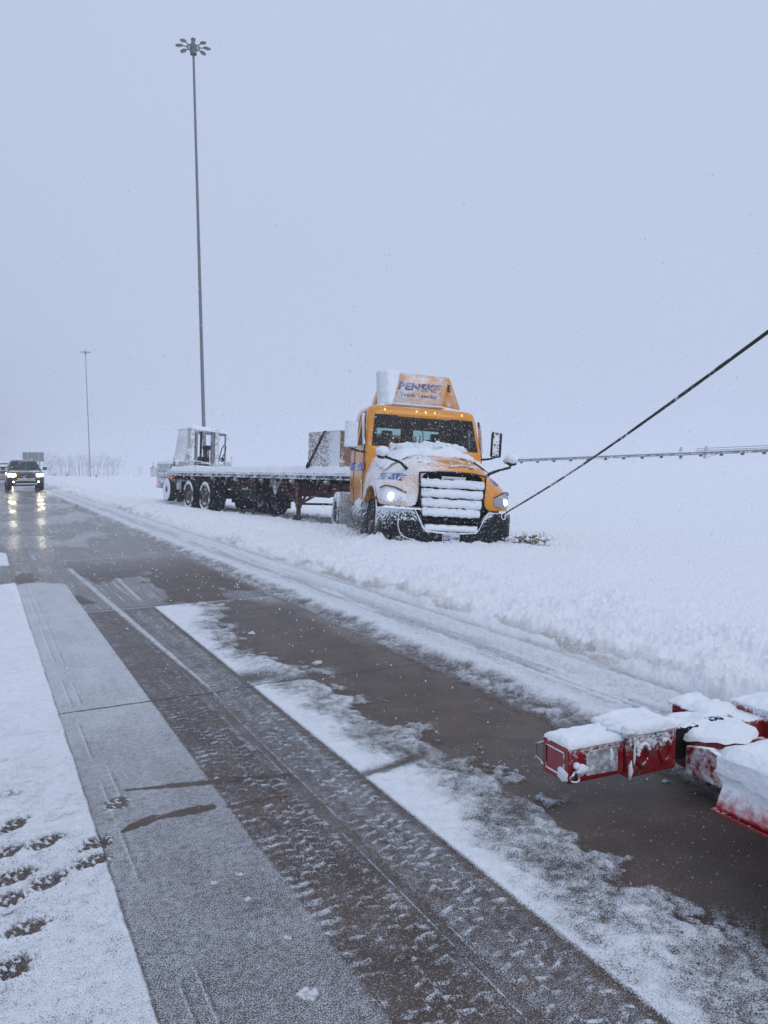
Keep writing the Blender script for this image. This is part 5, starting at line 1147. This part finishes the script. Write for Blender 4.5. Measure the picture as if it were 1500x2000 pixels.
car('pickup_truck', 'dark pickup truck with lit headlights and fog lights coming down the wet road', 'pickup truck', -20.45, 43.9, TH, M['suv'])
car('white_car', 'white car following behind the dark pickup, cut off by the picture edge', 'car', -30.2, 60.5, TH, M['car_white'], 1.95, 1.72, False, snowy=True)

# ---------------------------------------------------------------- winch rope from the recovery truck
hk = TR.matrix_world @ HOOK if False else None
bpy.context.view_layer.update(); hk = TR.matrix_world @ Vector((1.08, .06, .98)); hk2 = TR.matrix_world @ Vector((.93, -.03, .90))
far = Vector((2.75, 5.57, 2.54)); d_ = far - hk; pts = [hk2] + [hk + d_*k/60 + Vector((0, 0, -.06*math.sin(math.pi*min(1, k/60)))) for k in range(0, 96)]
WR = thing('winch_rope', 'taut snow crusted winch rope running from the truck bumper up to the right', 'rope', tuple(hk))
w = MB(); w.tube([p - hk for p in pts], [.0135+.003*float(vn(np.array([k*.8]), np.array([1.]))[0]) for k in range(len(pts))], 10); w.build('rope', M['cable'], WR, smooth=180)
w = MB(); w.tube([Vector((.93, -.03, .90)) + Vector((.035*math.cos(a), .02*math.sin(a), .05*math.sin(a)-.04)) for a in np.linspace(0, 6.2, 14)], .012, 6); w.v = [tuple((TR.matrix_world @ Vector(p)) - hk) for p in w.v]; w.build('hook_shackle', M['grey_metal'], WR)

# ---------------------------------------------------------------- torn turf by the bumper
tf = TR.matrix_world @ Vector((1.55, .15, 0)); TF = thing('torn_turf', 'snow dusted lumps of torn frozen turf by the right end of the bumper', 'turf', (tf.x, tf.y, ground_z(tf.x, tf.y)))
rr = random.Random(3); w = MB()
for k in range(14):
    x = rr.uniform(-.40, .36); w.blob((x, rr.uniform(-.1, .1), .02+rr.uniform(0, .06)), rr.uniform(.03, .065), 2, .45, k, (1, 1, .9))
w.build('clod', M['turf'], TF, smooth=20)
w = MB()
for k in range(26):
    x = rr.uniform(-.40, .36); y = rr.uniform(-.1, .1); q = Vector((rr.uniform(-.04, .04), rr.uniform(-.04, .04), rr.uniform(.06, .16))); w.tube([(x, y, .05), Vector((x, y, .05))+q], [.005, .002], 4)
w.build('grass_blade', M['turf'], TF, smooth=0)
w = MB()
for k in range(40): w.blob((rr.uniform(-.5, .5), rr.uniform(-.2, .2), rr.uniform(.02, .11)), rr.uniform(.02, .06), 1, .35, k, (1.2, 1, .6))
w.build('turf_snow', M['snow'], TF, smooth=180)

# ---------------------------------------------------------------- the recovery truck's red underlift
UL = thing('tow_underlift', 'red snow topped crossbar and boom of a tow truck underlift', 'tow equipment', (.815, 3.30, 0), (0, 0, R(25)))
def bevbox(name, m, x0, x1, y0, y1, z0, z1, par=UL, bv=.008):
    b = MB(); b.bx(x0, x1, y0, y1, z0, z1); return b.build(name, m, par, bevel=bv)
zb = .185
eb = bevbox('crossbar_end', M['red_gloss'], .0, .31, .0, .185, zb, zb+.165)
b = MB()                                                 # red end plate with its welded rim
b.bx(-.006, -.0005, .004, .181, zb+.004, zb+.161); b.build('end_plate', M['red_clean'], eb)
b = MB(); b.tube([(-.007, .03, zb+.03), (-.007, .03, zb+.135), (-.007, .155, zb+.135), (-.007, .155, zb+.03), (-.007, .03, zb+.03)], .004, 5); b.build('weld_rim', M['rubber_snow'], eb)
b = MB(); b.prism([(.09, zb+.028), (.27, zb+.022), (.268, zb+.140), (.11, zb+.138), (.09, zb+.12)], -.008, -.0005, 'y'); b.build('snow_panel', M['frost_grey'], eb, bevel=.003)
b = MB(); b.tube([(.02+.022*math.cos(a), -.012+.01*math.sin(a*2), zb+.035+.022*math.sin(a)) for a in np.linspace(0, 6.3, 16)], .006, 6); b.build('ring', M['grey_metal'], eb)
b = MB(); b.blob((.055, -.02, zb+.065), .028, 2, .3, 4, (1.3, .6, .8)); b.blob((.03, -.015, zb+.085), .018, 2, .3, 5); b.blob((.225, -.012, zb+.09), .02, 2, .4, 6, (.7, .5, 1.7)); b.blob((-.008, .035, zb+.035), .04, 2, .2, 7, (.14, 1.0, .8)); b.build('snow_clot', M['snow'], eb, smooth=180)
b = MB(); b.tube([(-.004, .175, zb+.14), (-.022, .21, zb+.12), (-.024, .215, zb+.06), (-.004, .178, zb+.03)], .006, 6); b.build('pull_handle', M['grey_metal'], eb)
s = MB(); snow_pad(s, -.004, .315, -.002, .187, lambda x, y: zb+.166, .024, (50, 30), 91, .035, .45, droop=.008, scale=22, jag=.004); s.build('snow_cover', M['snow'], eb, smooth=180)
b = MB(); b.prism([(-.02, zb-.02), (.215, zb-.02), (.215, zb+.185), (-.02, zb+.185)], .315, .61, 'x'); sl = b.build('crossbar_sleeve', M['red_gloss'], UL, bevel=.01)
for x in (.40, .54):
    b = MB(); b.tube([(x+.032*math.cos(a), -.024, zb+.08+.050*math.sin(a)) for a in np.linspace(0, 6.28, 22)], .010, 8); b.build('chain_slot_rim', M['red_gloss'], sl)
    b = MB(); b.lathe([(-.0215, .001), (-.0215, .022)], c=(x, 0, zb+.08), axis='y', n=16); b.v = [(q[0], q[1], zb+.08+(q[2]-zb-.08)*1.8) for q in b.v]; b.build('chain_slot', M['red_gloss'], sl)
s = MB()
for a in np.linspace(.5, 3.0, 9): s.blob((.40+.033*math.cos(a), -.032, zb+.083+.052*math.sin(a)), .011, 1, .2, int(a*9))
s.blob((.33, -.024, zb+.02), .022, 2, .3, 2, (.6, .5, 2.0)); s.blob((.352, -.024, zb+.09), .010, 2, .3, 2, (.8, .5, 5)); s.build('snow_clot', M['snow'], sl, smooth=180)
s = MB(); snow_pad(s, .30, .615, -.024, .22, lambda x, y: zb+.187, .034, (54, 40), 93, .045, .42, droop=.010, scale=20, jag=.005)
for k in range(5): s.blob((random.uniform(.28, .36), random.uniform(-.02, .12), zb+.195), random.uniform(.01, .03), 2, .35, k, (1.3, 1.2, .8))
s.build('snow_cover', M['snow'], sl, smooth=180)
bevbox('recess_shade_block', M['frame_black'], .61, .80, .02, .17, zb+.0, zb+.15)  # black block standing in for the shaded recess past the sleeve
# pivot head with its round cap
b = MB(); b.lathe([(zb-.06, .001), (zb-.06, .17), (zb-.03, .185), (zb-.03, .16), (zb+.07, .16), (zb+.08, .20), (zb+.105, .20), (zb+.11, .19), (zb+.11, .001)], c=(.90, .05, 0), axis='z', n=40); ph_ = b.build('pivot_head', M['red_gloss'], UL, smooth=30)
s = MB(); s.lathe([(zb+.100, .214), (zb+.118, .205), (zb+.128, .18), (zb+.136, .15), (zb+.14, .12), (zb+.144, .09), (zb+.146, .06), (zb+.146, .03), (zb+.146, .001)], c=(.90, .05, 0), axis='z', n=60); s.v = [(x + .010*math.sin(47*y), y + .008*math.sin(39*x), z + .045*(float(fbm(np.array([x*17]), np.array([y*17]), 4, 3)[0])-.5)) for x, y, z in s.v]; s.build('snow_cover', M['snow'], ph_, smooth=180)
b = MB(); b.bx(.88, .97, .02, .07, zb+.135, zb+.160); b.build('pivot_pin', M['frame_black'], ph_, bevel=.01)
b = MB(); b.prism([(-.06, zb+.07), (-.06, zb-.08), (-1.9, zb+.02), (-1.9, zb+.24), (-.5, zb+.12)], .73, 1.13, 'x'); bo = b.build('boom', M['red_gloss'], UL, bevel=.012)
b = MB(); b.prism([(.0, zb+.07), (.0, zb-.06), (-.26, zb-.06), (-.36, zb+.03), (-.14, zb+.10)], .69, .728, 'x'); b.build('side_plate', M['red_frost'], bo, bevel=.006)
b = MB(); b.lathe([(.715, .001), (.695, .001), (.695, .018), (.715, .018)], c=(0, -.14, zb+.02), axis='x', n=12); b.build('plate_bolt', M['frame_black'], bo)
s = MB(); snow_pad(s, .72, 1.14, -1.88, -.15, lambda x, y: zb+.12 + max(0, (-y-.5))*.085 - max(0, y+.5)*.11, .03, (16, 60), 95, .06, .8, scale=8, jag=.02); s.build('snow_cover', M['snow'], bo, smooth=180)
fa = bevbox('crossbar_end', M['red_gloss'], 1.22, 1.95, -.04, .20, zb-.0, zb+.17, bv=.01)
s = MB(); snow_pad(s, 1.21, 1.96, -.045, .205, lambda x, y: zb+.171, .018, (60, 24), 97, .05, 1.0, scale=14, jag=.01); s.build('snow_cover', M['snow'], fa, smooth=180)
b = MB(); b.bx(1.10, 1.24, .0, .16, zb+.02, zb+.13); b.build('crossbar_neck', M['red_gloss'], fa, bevel=.01)
b = MB(); b.bx(1.32, 1.36, -.052, -.04, zb+.03, zb+.12); b.bx(1.44, 1.60, -.052, -.04, zb+.04, zb+.06); b.build('bracket', M['rubber_snow'], fa, bevel=.004)
fb2 = bevbox('lift_block', M['red_gloss'], 1.02, 1.22, .14, .42, zb-.02, zb+.12, bv=.02)
s = MB(); snow_pad(s, 1.0, 1.23, .13, .43, lambda x, y: zb+.121, .03, (20, 24), 98, .06, .9, scale=14); s.build('snow_cover', M['snow'], fb2, smooth=180)

SF = thing('stabilizer_foot', 'big red tow truck stabilizer box thickly plastered with snow at the picture edge', 'stabilizer', (1.165, 2.66, 0), (0, 0, R(27)))
b = MB(); lo = [(0, 0), (.95, 0), (.95, -1.3), (0, -1.3)]; hi_ = [(.055, -.03), (.92, -.03), (.92, -1.27), (.055, -1.27)]
b.add([(x, y, .375) for x, y in lo] + [(x, y, .560) for x, y in hi_], [(3, 2, 1, 0), (4, 5, 6, 7), (0, 1, 5, 4), (1, 2, 6, 5), (2, 3, 7, 6), (3, 0, 4, 7)]); so = b.build('foot_box', M['red_caked'], SF, bevel=.02)
b = MB(); b.bx(-.004, .955, -1.304, .004, .364, .376); b.build('foot_flange', M['red_clean'], SF, bevel=.004)
s = MB(); snow_pad(s, .02, .95, -1.3, .01, lambda x, y: .562 - .5*max(0, .07-x)*1.0, .035, (70, 90), 99, .08, .5, droop=.03, scale=11, jag=.006); s.build('snow_cover', M['snow'], SF, smooth=180)
s = MB(); nz, ny = 20, 70; vs = []
for j in range(nz+1):
    for i in range(ny+1):
        v_ = j/nz; y = -1.29*i/ny - .003; zs = .425 + .05*float(vn(np.array([y*14]), np.array([3.]))[0]) + .02*float(vn(np.array([y*41]), np.array([8.]))[0]); z = zs + (.565-zs)*v_; x = .055*(z-.375)/.185; t_ = (.010 + .030*v_)*(.5 + float(fbm(np.array([y*16]), np.array([z*18]), 3, 7)[0]))*min(1, v_*2.5); vs.append((x - t_ + .002, y, z))
s.add(vs, [(j*(ny+1)+i, j*(ny+1)+i+1, (j+1)*(ny+1)+i+1, (j+1)*(ny+1)+i) for j in range(nz) for i in range(ny)]); s.build('snow_crust', M['snow'], SF, smooth=180)
b = MB(); b.bx(.13, .30, -.20, -.16, .57, .625); b.build('foot_lug', M['red_gloss'], SF, bevel=.01)
SB = thing('outrigger_beam', 'dark steel beam carrying the snowy stabilizer box', 'beam', (1.165, 2.66, 0), (0, 0, R(27)))
bevbox('beam_body', M['frame_black'], .975, 2.2, -1.0, -.5, .42, .56, SB)

# ---------------------------------------------------------------- loose lumps on the road
rr = random.Random(21)
LUMPS = ((20, 1556, .045, 'round snow lump by the left picture edge, above the footprints'), (8, 1492, .020, 'small snow crumb at the left picture edge, farthest up the untouched snow'),
 (600, 1947, .028, 'flat snow lump alone on the frosted strip near the bottom edge'), (417, 1728, .014, 'small snow lump on the frosted strip, left of its pair'), (468, 1712, .014, 'small snow lump on the frosted strip, farthest of the cluster'),
 (482, 1760, .016, 'small snow lump on the frosted strip closest to the wheel track'), (562, 1835, .013, 'tiny snow lump between the wheel track and the flat lump'), (1302, 1527, .018, 'snow flake lump on wet concrete below the red crossbar sleeve'),
 (492, 1238, .040, 'snow lump on the wet lane beside the ragged white patch'), (620, 1297, .036, 'snow lump on the wet lane just short of the dark joint'), (12, 1790, .034, 'snow clod at the left picture edge beside the lowest footprints'), (8, 1940, .03, 'snow clod in the bottom left corner of the untouched snow'))
for (u, v, r, lab) in LUMPS:
    a_ = (u-750)/1500; b_ = (1000-v)/1500; P_ = R(3.62); yy = math.cos(P_)+b_*math.sin(P_); zz = -math.sin(P_)+b_*math.cos(P_); tt = -1.6/zz; x, y = a_*tt, yy*tt
    m = MB(); r *= .8
    for q in range(9): m.blob((rr.uniform(-.8, .8)*r, rr.uniform(-.6, .6)*r, r*rr.uniform(.05, .35)), r*rr.uniform(.25, .6), 2, .55, rr.randint(0, 999), (1.15, 1, .75))
    o = m.build('snow_lump', M['snow_lump'], None, smooth=180); o.location = (x, y, ground_z(x, y)); tag(o, lab, 'snow lump', 'loose snow lumps on the road')

# ---------------------------------------------------------------- falling snow
def falling_snow():
    rs = np.random.RandomState(4); N = 60000
    y = 1.1 + 17*rs.rand(N)**.75; x = (rs.rand(N)*2-1)*(1.0 + .62*y); z = rs.rand(N)*8.2 - .1
    keep = (y > 2.6) & (z < 1.7 + y*.62) & (z > np.clip(1.3 - y*.8, 0.0, 2)) ; x, y, z = x[keep], y[keep], z[keep]
    up_ = rs.rand(len(x)) < np.where(z > 2.6 + .06*y, .07, np.where(x > 2.2 + .05*y, .25, .72)); x, y, z = x[up_], y[up_], z[up_]
    n = len(x); r = (.0026 + .0034*rs.rand(n)**2)*(1 + .04*y); r[y < 6] *= .4 + .1*y[y < 6]
    oct_ = np.array([(1, 0, 0), (-1, 0, 0), (0, 1, 0), (0, -1, 0), (0, 0, 1.2), (0, 0, -1.2)], float)
    co = np.stack([x, y, z], 1)[:, None, :] + oct_[None]*r[:, None, None]*(.7+.6*rs.rand(n, 6)[:, :, None])
    fc = np.array([(0, 2, 4), (2, 1, 4), (1, 3, 4), (3, 0, 4), (2, 0, 5), (1, 2, 5), (3, 1, 5), (0, 3, 5)]); F = (fc[None] + 6*np.arange(n)[:, None, None]).reshape(-1, 3)
    me = bpy.data.meshes.new('falling_snow'); me.vertices.add(6*n); me.vertices.foreach_set('co', co.reshape(-1).astype(np.float32))
    me.loops.add(3*len(F)); me.loops.foreach_set('vertex_index', F.reshape(-1).astype(np.int32)); me.polygons.add(len(F)); me.polygons.foreach_set('loop_start', np.arange(0, 3*len(F), 3, dtype=np.int32))
    me.update(calc_edges=True); me.materials.append(M['flake']); o = bpy.data.objects.new('falling_snow', me); link(o); tag(o, kind='stuff')
falling_snow()
# ---------------------------------------------------------------- the haze
hz = MB(); hz.bx(-1900, 1900, -1900, 1900, -8.0, 38.0)
hm = bpy.data.materials.new('winter_haze'); hm.use_nodes = True; hm.node_tree.nodes.clear()
ho = hm.node_tree.nodes.new('ShaderNodeOutputMaterial'); hv = hm.node_tree.nodes.new('ShaderNodeVolumePrincipled')
hv.inputs['Color'].default_value = (.93, .95, 1.0, 1); hv.inputs['Density'].default_value = .0021
hm.node_tree.links.new(hv.outputs[0], ho.inputs['Volume'])
hz.build('haze', hm, smooth=0, kind='stuff')
